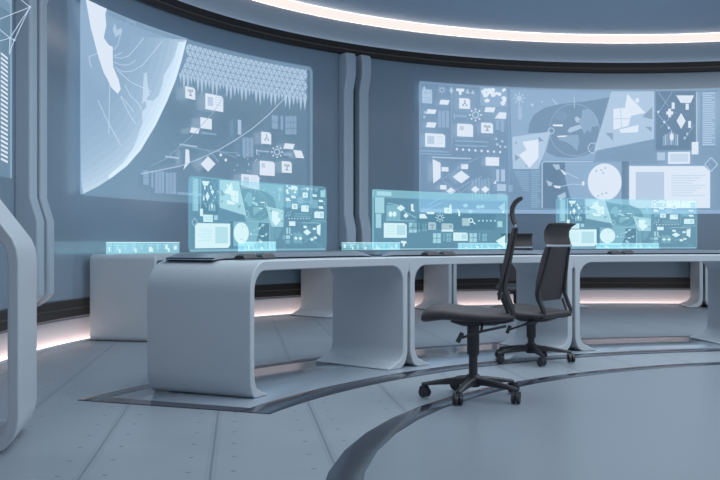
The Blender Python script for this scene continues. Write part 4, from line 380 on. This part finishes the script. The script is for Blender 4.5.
DESK_ART = "display_border:21 0,350 120,140 120,9860 0,9650|21 9880,140 10000,350 10000,9650 9880,9860|21 120,9990 9880,9990 9880,9940 120,9940|21 0,8700 10000,8700 10000,10000 0,10000|32 300,9000 1400,9000 1400,9700 300,9700|32 0,0 10000,0 10000,180 0,180;side_card:31 200,6063 887,6063 887,8718 200,8718|31 259,3625 665,3625 665,5950 259,5950;chart_block:21 1035,4942 2071,4942 2071,7459 1035,7459|42 1479,5976 1451,5696 1377,5521 1285,5516 1211,5683 1183,5958 1211,6236 1285,6412 1377,6418 1451,6252|42 1775,5994 1747,5713 1673,5537 1581,5532 1507,5700 1479,5976 1507,6255 1581,6432 1673,6438 1747,6271|42 1790,7011 2108,7596 2426,7057 2108,6473|42 2286,5768 2478,6223 2670,5790 2478,5335|32 1105,7751 1113,7851 1853,7574 1844,7474|32 1834,7485 1863,7564 2456,6414 2426,6335|32 2430,6329 2452,6421 3266,5436 3245,5344|21 998,4806 3329,4806 3329,5024 998,5024;marker:42 2833,7807 3033,7788 3018,6927 3144,6505 2870,6573;tag_block:42 3477,6128 3884,6151 4069,5378 3477,5349;tag_block:41 4032,6142 4587,6142 4587,6525 4032,6525;gear_icon:32 5114,5586 5183,5552 5168,5391 5099,5425|32 5106,5459 5161,5357 5118,5227 5063,5329|32 5075,5353 5106,5203 5044,5130 5013,5279|32 5028,5288 5028,5121 4960,5118 4960,5285|32 4975,5277 4944,5125 4882,5194 4913,5345|32 4925,5323 4870,5216 4827,5342 4882,5449|32 4889,5416 4821,5375 4805,5534 4874,5574|32 4874,5537 4805,5571 4821,5731 4889,5697|32 4882,5663 4827,5765 4870,5895 4925,5793|32 4913,5770 4882,5918 4944,5993 4975,5844|32 4960,5835 4960,6002 5028,6005 5028,5838|32 5013,5846 5044,5998 5106,5930 5075,5778|32 5063,5800 5118,5907 5161,5781 5106,5674|32 5099,5707 5168,5748 5183,5589 5114,5548|42 5320,5577 5297,5471 5253,5469 5230,5572 5253,5678 5297,5680|42 5238,5099 5215,4993 5170,4991 5148,5095 5170,5200 5215,5202|42 5039,4894 5017,4789 4972,4787 4949,4891 4972,4996 5017,4998|42 4840,5082 4818,4977 4773,4975 4750,5078 4773,5183 4818,5185|42 4758,5550 4736,5445 4691,5443 4668,5546 4691,5651 4736,5653|42 4840,6026 4818,5921 4773,5919 4750,6021 4773,6126 4818,6129|42 5039,6232 5017,6127 4972,6125 4949,6228 4972,6333 5017,6335|42 5238,6047 5215,5941 5170,5939 5148,6042 5170,6148 5215,6150;window_panel:41 850,2003 2552,2003 2552,4184 2348,4481 850,4481|22 1797,2470 2426,2470 2426,4131 1797,4131|32 1039,3889 1608,3889 1608,4021 1039,4021|32 1039,3445 1608,3445 1608,3577 1039,3577|32 1039,3001 1608,3001 1608,3133 1039,3133|32 1039,2557 1608,2557 1608,2689 1039,2689;data_grid:31 2719,3795 2983,3795 2983,4593 2719,4593|31 2719,2896 2983,2896 2983,3693 2719,3693|31 3034,3805 3298,3805 3298,4605 3034,4605|31 3034,2902 3298,2902 3298,3702 3034,3702;data_grid:21 3426,4177 3538,4177 3538,4621 3426,4621|21 3426,3630 3538,3630 3538,4073 3426,4073|21 3426,3082 3538,3082 3538,3526 3426,3526;data_grid:21 3710,3904 3866,3904 3866,4493 3710,4493|21 3710,3210 3866,3210 3866,3800 3710,3800|21 3895,3909 4051,3909 4051,4500 3895,4500|21 3895,3214 4051,3214 4051,3805 3895,3805;icon_tile:41 4143,3429 4720,3429 4720,4527 4628,4736 4143,4736|02 4270,4126 4386,4126 4386,4414 4270,4414|02 4478,4093 4594,4093 4594,4382 4478,4382|02 4386,3697 4478,3697 4478,4352 4386,4352|02 4340,3670 4524,3670 4524,3801 4340,3801;symbol:42 2108,1505 2515,1421 2515,1045 2389,977 2367,533 2249,534 2241,1046 2108,1114;tag_block:41 5327,6319 5881,6319 5881,7343 5327,7343|42 5696,7367 5844,7367 5844,7899 5696,7899|23 5681,6870 5656,6705 5593,6634 5530,6698 5504,6859 5530,7023 5593,7095 5656,7031;marker:42 6213,7222 6361,6963 6486,6792 6486,5898 6361,5892 6346,6605;tag_block:41 6641,4186 7209,4186 7209,5547 6641,5547|42 7399,5190 7462,5142 7434,4929 7370,4976|42 7383,5017 7421,4888 7348,4754 7309,4884|42 7328,4900 7328,4738 7237,4735 7237,4897|42 7257,4882 7218,4750 7144,4878 7183,5010|42 7195,4970 7132,4918 7104,5128 7167,5181|42 7167,5131 7104,5178 7132,5391 7195,5343|42 7183,5302 7144,5432 7218,5566 7257,5436|42 7237,5420 7237,5582 7328,5586 7328,5424|42 7309,5438 7348,5571 7421,5443 7383,5310|42 7370,5350 7434,5403 7462,5192 7399,5139|42 7330,4960 7383,5113 7641,4580 7588,4427;window_panel:41 5127,3118 5992,3118 5992,4390 5888,4563 5127,4563|02 5681,3838 5859,3838 5859,4264 5681,4264;data_grid:31 4495,2011 4759,2011 4759,2825 4495,2825|31 4495,1092 4759,1092 4759,1906 4495,1906|31 4810,2014 5074,2014 5074,2831 4810,2831|31 4810,1092 5074,1092 5074,1909 4810,1909;data_grid:21 5260,2474 5359,2474 5359,2838 5260,2838|21 5260,2003 5359,2003 5359,2368 5260,2368|21 5260,1532 5359,1532 5359,1897 5260,1897;data_grid:21 5486,2152 5651,2152 5651,2842 5486,2842|21 5486,1356 5651,1356 5651,2046 5486,2046|21 5682,2154 5847,2154 5847,2846 5682,2846|21 5682,1356 5847,1356 5847,2048 5682,2048;window_panel:41 5992,1499 7062,1499 7062,2798 6933,2975 5992,2975|22 6582,1787 6988,1787 6988,2681 6582,2681|32 6110,2541 6464,2541 6464,2630 6110,2630|32 6110,2301 6464,2301 6464,2390 6110,2390|32 6110,2060 6464,2060 6464,2149 6110,2149|32 6110,1820 6464,1820 6464,1909 6110,1909;data_grid:31 7190,2123 7438,2123 7438,2870 7190,2870|31 7190,1268 7438,1268 7438,2015 7190,2015|31 7485,2126 7732,2126 7732,2875 7485,2875|31 7485,1268 7732,1268 7732,2017 7485,2017;data_grid:21 7885,2507 7972,2507 7972,2881 7885,2881|21 7885,2023 7972,2023 7972,2398 7885,2398|21 7885,1540 7972,1540 7972,1915 7885,1915;data_grid:21 8140,2177 8295,2177 8295,2794 8140,2794|21 8140,1450 8295,1450 8295,2068 8140,2068|21 8324,2178 8479,2178 8479,2797 8324,2797|21 8324,1450 8479,1450 8479,2069 8324,2069;dot_row:32 7945,5131 7924,4989 7872,4929 7820,4985 7798,5125 7820,5267 7872,5327 7924,5271|32 8240,5141 8218,4999 8166,4939 8114,4995 8093,5136 8114,5278 8166,5339 8218,5282|32 8534,5152 8512,5009 8460,4949 8408,5006 8387,5147 8408,5289 8460,5350 8512,5293|32 8827,5162 8806,5019 8754,4959 8702,5016 8681,5157 8702,5300 8754,5361 8806,5304|32 9121,5172 9099,5029 9048,4968 8996,5026 8974,5167 8996,5311 9048,5371 9099,5314;side_card:32 9231,4002 9597,4002 9597,5103 9231,5103;arrow_shape:42 9106,1470 9802,2541 9802,273;arrow_shape:32 9268,7582 9780,8532 9780,6780|43 9707,6777 9686,6620 9634,6552 9582,6615 9561,6770 9582,6927 9634,6994 9686,6932;cluster:32 6656,7786 6877,8195 7099,7815 6877,7406|32 7614,7613 7835,8025 8056,7640 7835,7228|32 7909,7685 8129,8098 8350,7712 8129,7299|32 7025,6732 7246,7140 7467,6756 7246,6347;dark_strip:01 3551,6011 9084,6289 9084,3540 2663,3391"


WALLTONE = [((98, 124, 150), .5), ((140, 168, 196), .45), ((158, 187, 216), .62), ((190, 213, 236), .75), ((226, 237, 250), .93), ((240, 236, 244), .96)]
CYANTONE = [((80, 128, 152), .45), ((122, 178, 200), .42), ((150, 208, 224), .55), ((182, 232, 243), .75), ((220, 249, 254), .93), ((226, 250, 252), .95)]
M_wt = [glow('wall_display_tone', c, 1., a) for c, a in WALLTONE]
M_ct = [glow('hologram_tone', c, 1., a) for c, a in CYANTONE]
M_wbg = light_sheet('wall_display_field', (.046, .086, .110))
M_wbg2 = light_sheet('map_display_field', (.080, .132, .185))
M_rim = [light_sheet('globe_rim_light', (.30*k, .32*k, .30*k)) for k in (.05, .10, .16, .23, .31, .41, .52, .66, .85)]
M_cbg = light_sheet('hologram_field', (.045, .162, .212))

def parse(s):
    out = []
    for e in s.split(';'):
        n, body = e.split(':'); sh = []
        for p in body.split('|'):
            w = p.split(' ')
            sh.append((int(w[0][0]), int(w[0][1]), [tuple(int(v)/10000 for v in q.split(',')) for q in w[1:]]))
        out.append((n, sh))
    return out

def flat_pieces(shapes, cuts, mirror=False):
    """polygons laid out flat (u, v, layer), cut into narrow strips so that they can follow a curve"""
    bm = bmesh.new()
    for tone, layer, pts in shapes:
        q = []
        for u, v in pts:
            u = min(max(u, 0.), 1.); v = min(max(v, 0.), 1.)
            p = (1-u if mirror else u, v)
            if not q or (abs(p[0]-q[-1][0])+abs(p[1]-q[-1][1])) > 1e-5: q.append(p)
        if len(q) > 2 and abs(q[0][0]-q[-1][0])+abs(q[0][1]-q[-1][1]) < 1e-5: q.pop()
        if len(q) < 3: continue
        f = bm.faces.new([bm.verts.new((a, b, layer)) for a, b in q]); f.material_index = tone
    bmesh.ops.triangulate(bm, faces=[f for f in bm.faces if len(f.verts) > 4])
    for k in range(1, cuts):
        bmesh.ops.bisect_plane(bm, geom=bm.verts[:]+bm.edges[:]+bm.faces[:], plane_co=(k/cuts, 0, 0), plane_no=(1, 0, 0))
    return bm

def rounded(rx, ry, n=5):
    pts = []
    for cx, cy, a in ((1-rx, 1-ry, 0), (rx, 1-ry, 90), (rx, ry, 180), (1-rx, ry, 270)):
        for k in range(n+1):
            t = R(a+90*k/n); pts.append((cx+rx*cos(t), cy+ry*sin(t)))
    return pts

def display(name, label, cat, group, c, rad, a0, a1, z0, z1, art, tones, field, step, cuts, mirror=False, field_name='display_field', corner=.02):
    am = R((a0+a1)/2); base = Vector((c.x-rad*cos(am), c.y+rad*sin(am), z0))
    t = thing(name, label, cat, base, group)
    H = z1-z0; W = R(a1-a0)*rad
    def place(bm):
        for v in bm.verts:
            a = R(a0+(a1-a0)*v.co.x); r = rad-step*v.co.z; z = z0+H*v.co.y
            v.co = (c.x-r*cos(a), c.y+r*sin(a), z)
    bm = flat_pieces([(0, 0, rounded(corner, corner*W/H))], cuts); place(bm)
    link_mesh(field_name, bm, field, t, recalc=False)
    split = {'text_line': 'text_line', 'block_divider': 'block_divider', 'control_keys': 'control_key', 'bar_chart': 'chart_bar', 'dot_row': 'dot', 'dot_cluster': 'dot',
             'link_lines': 'link_line', 'side_card': 'side_card', 'strip_border': 'strip_border', 'scatter_points': 'dot', 'symbol_row': 'symbol', 'arrow_shape': 'arrow_shape'}
    parts = []
    for n, sh in art:
        parts += [(split[n], [q]) for q in sh] if n in split else [(n, sh)]
    for n, sh in parts:
        bm = flat_pieces(sh, cuts, mirror)
        if not bm.faces: bm.free(); continue
        place(bm); link_mesh(n, bm, M_rim if n == 'globe_rim' else tones, t, recalc=False)
    return t

left_art, right_art, desk_art = parse(LEFT_ART), parse(RIGHT_ART), parse(DESK_ART)
display('wall_display', 'large curved wall display showing a pale globe and a triangle pattern', 'display', 'big wall displays',
        WC, 6.15, 11.415, 46.92, 1.265, 2.965, left_art, M_wt, M_wbg, .004, 24, corner=.008)
display('wall_display', 'large curved wall display showing a world map, icons and a white window', 'display', 'big wall displays',
        WC, 6.15, 62.264, 102.42, 1.245, 2.96, right_art, M_wt, M_wbg2, .004, 26, corner=.006)
HG = 'holographic screens on the desks'
display('desk_hologram', 'cyan holographic screen above the nearest desk, white window at its lower left', 'hologram', HG,
        FC, 5.15, 26.3, 41.4, .803, 1.243, right_art, M_ct, M_cbg, .0025, 18, True, corner=.03)
display('desk_hologram', 'cyan holographic screen above the middle desk, with a pale band along its top', 'hologram', HG,
        FC, 5.15, 46.54, 61.83, .803, 1.245, desk_art, M_ct, M_cbg, .0025, 18, corner=.015)
display('desk_hologram', 'cyan holographic screen above the right desk, partly behind a chair headrest', 'hologram', HG,
        FC, 5.15, 67.2, 82.3, .803, 1.23, right_art, M_ct, M_cbg, .0025, 18, True, corner=.02)

def strip_art(seed):
    rnd = random.Random(seed); out = [('strip_border', [(4, 1, [(0, .93), (1, .93), (1, 1), (0, 1)]), (2, 1, [(0, 0), (1, 0), (1, .1), (0, .1)])])]
    sh = []
    n = 9
    for k in range(n):
        u = (k+.3)/n; w = rnd.uniform(.015, .05); h = rnd.uniform(.2, .55); b = rnd.uniform(.12, .35)
        sh.append((rnd.choice([3, 3, 4]), 1, [(u, b), (u+w, b), (u+w, b+h), (u, b+h)]))
        if k % 2: sh.append((4, 2, [(u+.03, .1), (u+.055, .1), (u+.055, .42), (u+.03, .42)]))
        if k % 3 == 0: sh.append((1, 1, [(u+.055, .15), (u+.065, .15), (u+.065, .9), (u+.055, .9)]))
        sh.append((3, 1, [(u-.02, .72), (u+.05, .72), (u+.05, .78), (u-.02, .78)]))
    out.append(('control_keys', sh)); return out
KG = 'small holographic control strips'
M_kbg = light_sheet('control_strip_field', (.16, .40, .46))
for i, (c, r, a0, a1, z0, z1, lab) in enumerate((
        (WC, 5.98, 12.75, 24.9, .7545, .86, 'small cyan holographic control strip on the back desk by the left wall'),
        (FC, 5.0, 29.45, 33.76, .803, .862, 'small cyan holographic control strip in front of the nearest desk screen'),
        (FC, 5.0, 41.3, 48.1, .803, .858, 'small cyan holographic control strip where the nearest and middle desks meet'),
        (FC, 5.0, 54.8, 60.46, .803, .852, 'small cyan holographic control strip below the right end of the middle desk screen'),
        (FC, 5.0, 70.5, 77.37, .803, .85, 'small cyan holographic control strip in front of the right desk screen'))):
    display('control_strip', lab, 'hologram', KG, c, r, a0, a1, z0, z1, strip_art(i+3), M_ct, M_kbg, .002, 6, field_name='strip_field', corner=.004)

# far left wall display: straight part of the wall, only its right end is in view
def flat_display():
    X = WC.x-WR+.06; y0, y1, z0, z1 = 4.35, 6.86, 1.32, 2.965
    t = thing('wall_display', 'wall display at the far left edge showing rows of white dashes', 'display', (X, (y0+y1)/2, z0), 'big wall displays')
    def put(name, shapes, tones, dx=0.):
        bm = flat_pieces(shapes, 1)
        for v in bm.verts: v.co = (X+dx+v.co.z*.004, y0+(y1-y0)*v.co.x, z0+(z1-z0)*v.co.y)
        return link_mesh(name, bm, tones, t, recalc=False)
    put('display_field', [(0, 0, rounded(.015, .02))], M_wbg)
    put('display_border', [(2, 1, [(.985, 0), (1, 0), (1, 1), (.985, 1)]), (1, 1, [(.6, .72), (.985, .72), (.985, 1), (.6, 1)]), (2, 1, [(.6, .79), (.985, .76), (.985, 1), (.6, 1)])], M_wt)
    sh = []
    for k in range(24):
        v = .07+k*.0195
        sh.append((4, 1, [(.84, v+.01), (.905, v), (.905, v+.010), (.84, v+.02)])); sh.append((4, 1, [(.915, v), (.968, v-.008), (.968, v+.002), (.915, v+.010)]))
    put('dash_rows', sh, M_wt)
    # wire figure floating in front of the display
    bm = bmesh.new(); w = -2.3
    n0 = (w, 6.62, 2.497); a1 = (w, 6.05, 2.52); a2 = (w, 5.9, 2.22); b1 = (w, 6.24, 2.20); b2 = (w, 6.32, 2.204); b3 = (w-.03, 6.31, 2.107); c1 = (w-.03, 5.9, 2.26); c2 = (w-.03, 5.9, 2.08)
    for a, b in ((n0, a1), (n0, a2), (n0, b1), (n0, b2), (b1, b2), (b2, b3), (b1, b3), (b1, c1), (b1, c2), (a1, a2), (c1, c2)):
        tube(bm, (a, b), .003, 5)
    for a in (n0, b1, b2):
        bmesh.ops.create_icosphere(bm, subdivisions=1, radius=.009, matrix=Matrix.Translation(a))
    link_mesh('wire_figure', bm, M_wt[3], t)
flat_display()

# projector pods on the desks
def pod(a0, a1, r, label, split=True):
    am = R((a0+a1)/2); base = Vector((FC.x-r*cos(am), FC.y+r*sin(am), .765))
    t = thing('hologram_projector', label, 'projector', base, 'dark projector pods on the inner desks')
    spans = ((a0, a0+(a1-a0)*.42), (a1-(a1-a0)*.42, a1)) if split else ((a0, a1),)
    bm = bmesh.new(); loft(bm, [[(FC.x-rr*cos(R(a)), FC.y+rr*sin(R(a)), z) for rr, z in ((r-.03, .766), (r-.02, .772), (r+.03, .772), (r+.035, .766))] for a in (a0+.1, am*180/pi, a1-.1)])
    link_mesh('base_plate', bm, M_black, t)
    for s0, s1 in spans:
        bm = bmesh.new(); L = []
        for k in range(6):
            a = R(s0+(s1-s0)*k/5); h = .792 if 0 < k < 5 else .780
            L.append([(FC.x-rr*cos(a), FC.y+rr*sin(a), z) for rr, z in ((r-.035, .7655), (r-.02, h), (r+.03, h), (r+.045, .7655))])
        loft(bm, L); link_mesh('pod', bm, M_black, t, 30)
pod(27.75, 31.5, 4.88, 'dark two-part projector pod under the screen of the nearest desk')
pod(49.68, 53.0, 4.88, 'dark two-part projector pod under the screen of the middle desk')
pod(71.13, 73.6, 4.88, 'dark projector pod under the screen of the right desk')

# ------------------------------------------------------------------ swivel chairs (local: +x forward, z up)
def superloop(f, zt, zb, hw, n=20, p=.45):
    out = []
    for k in range(n):
        a = 2*pi*k/n; c, s = cos(a), sin(a)
        out.append((f, hw*math.copysign(abs(c)**p, c), (zt+zb)/2+(zt-zb)/2*math.copysign(abs(s)**.8, s)))
    return out

def ribbon(bm, path, hw, th, n=14):
    """padded panel following a side profile (x, z); half widths and thickness per station"""
    L = []
    for i, (x, z) in enumerate(path):
        a = Vector((path[max(i-1, 0)][0], path[max(i-1, 0)][1])); b = Vector((path[min(i+1, len(path)-1)][0], path[min(i+1, len(path)-1)][1]))
        d = (b-a).normalized(); nn = Vector((-d.y, d.x)); q = []
        for k in range(n):
            t = 2*pi*k/n; c, s = cos(t), sin(t)
            yy = hw[i]*math.copysign(abs(c)**.35, c); tt = th[i]/2*math.copysign(abs(s)**.7, s)
            bow = .012*(yy/.2)**2      # side wings come forward a little
            q.append((x+nn.x*tt+bow, yy, z+nn.y*tt))
        L.append(q)
    loft(bm, L)

def make_chair(label, loc, heading, dz=0., base_turn=0.):
    t = thing('swivel_chair', label, 'chair', loc, 'dark swivel chairs')
    BASE[t.name] = Vector((0, 0, 0))
    # star base
    bm = bmesh.new(); n = 12
    tube(bm, [(0, 0, .062), (0, 0, .075), (0, 0, .115), (0, 0, .13)], [.035, .045, .045, .032], 16)
    for k in range(5):
        a = base_turn+2*pi*k/5; d = Vector((cos(a), sin(a), 0)); s = Vector((-sin(a), cos(a), 0)); L = []
        for r, hw, zt, zb in ((.02, .026, .118, .075), (.10, .022, .112, .076), (.19, .018, .098, .072), (.268, .015, .083, .066), (.283, .011, .08, .067)):
            L.append([d*r+s*y+Vector((0, 0, z)) for y, z in ((hw, zb), (hw, zt-.008), (hw*.5, zt), (-hw*.5, zt), (-hw, zt-.008), (-hw, zb))])
        loft(bm, L)
    link_mesh('star_base', bm, M_chairp, t, 35)
    for k in range(5):
        a = base_turn+2*pi*k/5; d = Vector((cos(a), sin(a), 0))*.275; sw = a+.9+k*1.3
        ax = Vector((cos(sw), sin(sw), 0)); fw = Vector((-sin(sw), cos(sw), 0))*.012
        bm = bmesh.new()
        for sgn in (-1, 1):
            c = d+fw+ax*sgn*.013+Vector((0, 0, .029))
            tube(bm, [c-ax*.010, c-ax*.008, c+ax*.008, c+ax*.010], [.024, .028, .028, .024], 16)
        tube(bm, [d+Vector((0, 0, .045)), d+Vector((0, 0, .078))], .009, 10)
        q = d+fw*.6+Vector((0, 0, .05)); tube(bm, [q-ax*.024, q+ax*.024], .016, 10)
        link_mesh('caster', bm, M_black, t, 40)
    up = Vector((0, 0, -dz))
    def part(name, bm, m, sm=40, bv=0.):
        o = link_mesh(name, bm, m, t, sm, bv); o.location = up; return o
    bm = bmesh.new()
    tube(bm, [(0, 0, .10), (0, 0, .245-dz*.6)], .024, 16)
    tube(bm, [(0, 0, .235-dz*.6), (0, 0, .245-dz*.6), (0, 0, .41-dz)], [.028, .034, .034], 16)
    link_mesh('gas_column', bm, M_chairp, t, 40)
    bm = bmesh.new()
    loft(bm, [superloop(x, .447, b, w, 12, .4) for x, b, w in ((-.19, .425, .05), (-.12, .40, .075), (.05, .395, .08), (.12, .415, .06))])
    part('tilt_mechanism', bm, M_chairp)
    bm = bmesh.new()
    tube(bm, [(-.18, .215, .415), (-.05, .21, .385), (.05, .2, .35)], .007, 8); tube(bm, [(.05, .2, .375), (.075, .2, .325)], .013, 10)
    tube(bm, [(-.05, .21, .385), (-.05, .05, .41)], .007, 8)
    part('lever', bm, M_chairp)
    bm = bmesh.new()
    loft(bm, [superloop(*q) for q in ((-.226, .468, .452, .17), (-.215, .478, .440, .20), (-.16, .484, .432, .225), (-.06, .490, .428, .238), (.05, .500, .430, .24),
                                      (.15, .512, .436, .236), (.205, .512, .430, .230), (.240, .503, .424, .222), (.260, .488, .424, .212), (.270, .468, .432, .198))])
    part('seat', bm, M_chair, 60)
    prof = [(-.148, .555), (-.154, .60), (-.168, .68), (-.188, .77), (-.204, .85), (-.218, .90), (-.225, .930)]
    bm = bmesh.new(); ribbon(bm, prof, [.165, .185, .195, .195, .188, .18, .175], [.015, .024, .028, .028, .026, .022, .014])
    part('backrest', bm, M_chair, 50)
    bm = bmesh.new()
    for s in (-1, 1):
        tube(bm, [(-.10, s*.10, .43), (-.17, s*.16, .435), (-.210, s*.182, .447), (-.214, s*.184, .485), (-.190, s*.184, .54), (-.170, s*.176, .60), (-.181, s*.160, .68), (-.201, s*.145, .77), (-.218, s*.135, .86), (-.236, s*.13, .93)],
             [.012, .013, .014, .014, .014, .014, .013, .012, .011, .009], 10)
        tube(bm, [(-.20, s*.16, .45), (-.178, s*.165, .51), (-.155, s*.17, .56)], .009, 8)
    tube(bm, [(-.207, -.182, .449), (-.209, 0, .445), (-.207, .182, .449)], .012, 8)
    part('back_frame', bm, M_chairp, 50)
    bm = bmesh.new(); box(bm, (-.228, 0, .941), (.010, .345, .014))
    o = part('gap_strip', bm, M_pale, 40, .003); o['label'] = 'pale strip in place of the bright gap below the headrest'  # pale bar stands in for brightness seen through the headrest gap
    bm = bmesh.new(); ribbon(bm, [(-.232, .950), (-.222, .972), (-.214, 1.006), (-.216, 1.041), (-.232, 1.071), (-.256, 1.090), (-.270, 1.094)],
                             [.172, .174, .170, .168, .172, .182, .184], [.016, .024, .026, .026, .022, .018, .010])
    part('headrest', bm, M_chair, 50)
    t.rotation_euler = (0, 0, heading)
    return t
h1 = math.atan2(.153, -.988)
make_chair('dark swivel chair seen from the side, standing on the dark floor ring', (.622, 5.22, .004), h1, 0., R(175)-h1)
h2 = math.atan2(.66, -.75)
make_chair('dark swivel chair with a lowered seat, its back turned to us at the middle desk', (1.227, 6.81, .004), h2, .11, R(205)-h2)
h3 = math.atan2(.99, .14)
make_chair('dark swivel chair behind the middle desk, its headrest showing over the worktop', (1.81, 11.0, .0), h3, .14, R(100)-h3)

# ------------------------------------------------------------------ light and camera
w = bpy.data.worlds.new('world'); scn.world = w; w.use_nodes = True
w.node_tree.nodes['Background'].inputs['Color'].default_value = (.50, .58, .67, 1)
w.node_tree.nodes['Background'].inputs['Strength'].default_value = .88
def area(name, loc, size, power, col, rot=(0, 0, 0)):
    l = bpy.data.lights.new(name, 'AREA'); l.shape = 'DISK'; l.size = size; l.energy = power; l.color = col
    o = bpy.data.objects.new(name, l); COL.objects.link(o); o.location = loc; o.rotation_euler = rot
    return o
area('overhead_fill', (3.2, 5.6, 3.66), 8.5, 360, (.88, .95, 1.))  # added fill light overhead, out of view, for the room's ambient level

cam = bpy.data.cameras.new('camera'); cam.sensor_width = 36; cam.lens = 950/720*36; cam.shift_y = 2/720
co = bpy.data.objects.new('camera', cam); COL.objects.link(co); co.location = (0, 0, .86); co.rotation_euler = (R(90), 0, 0)
cam.clip_start = .05
scn.camera = co
scn.view_settings.view_transform = 'Standard'; scn.view_settings.look = 'None'; scn.view_settings.gamma = 1; scn.view_settings.exposure = 0
scn.view_settings.use_curve_mapping = False
scn.cycles.transparent_max_bounces = 24
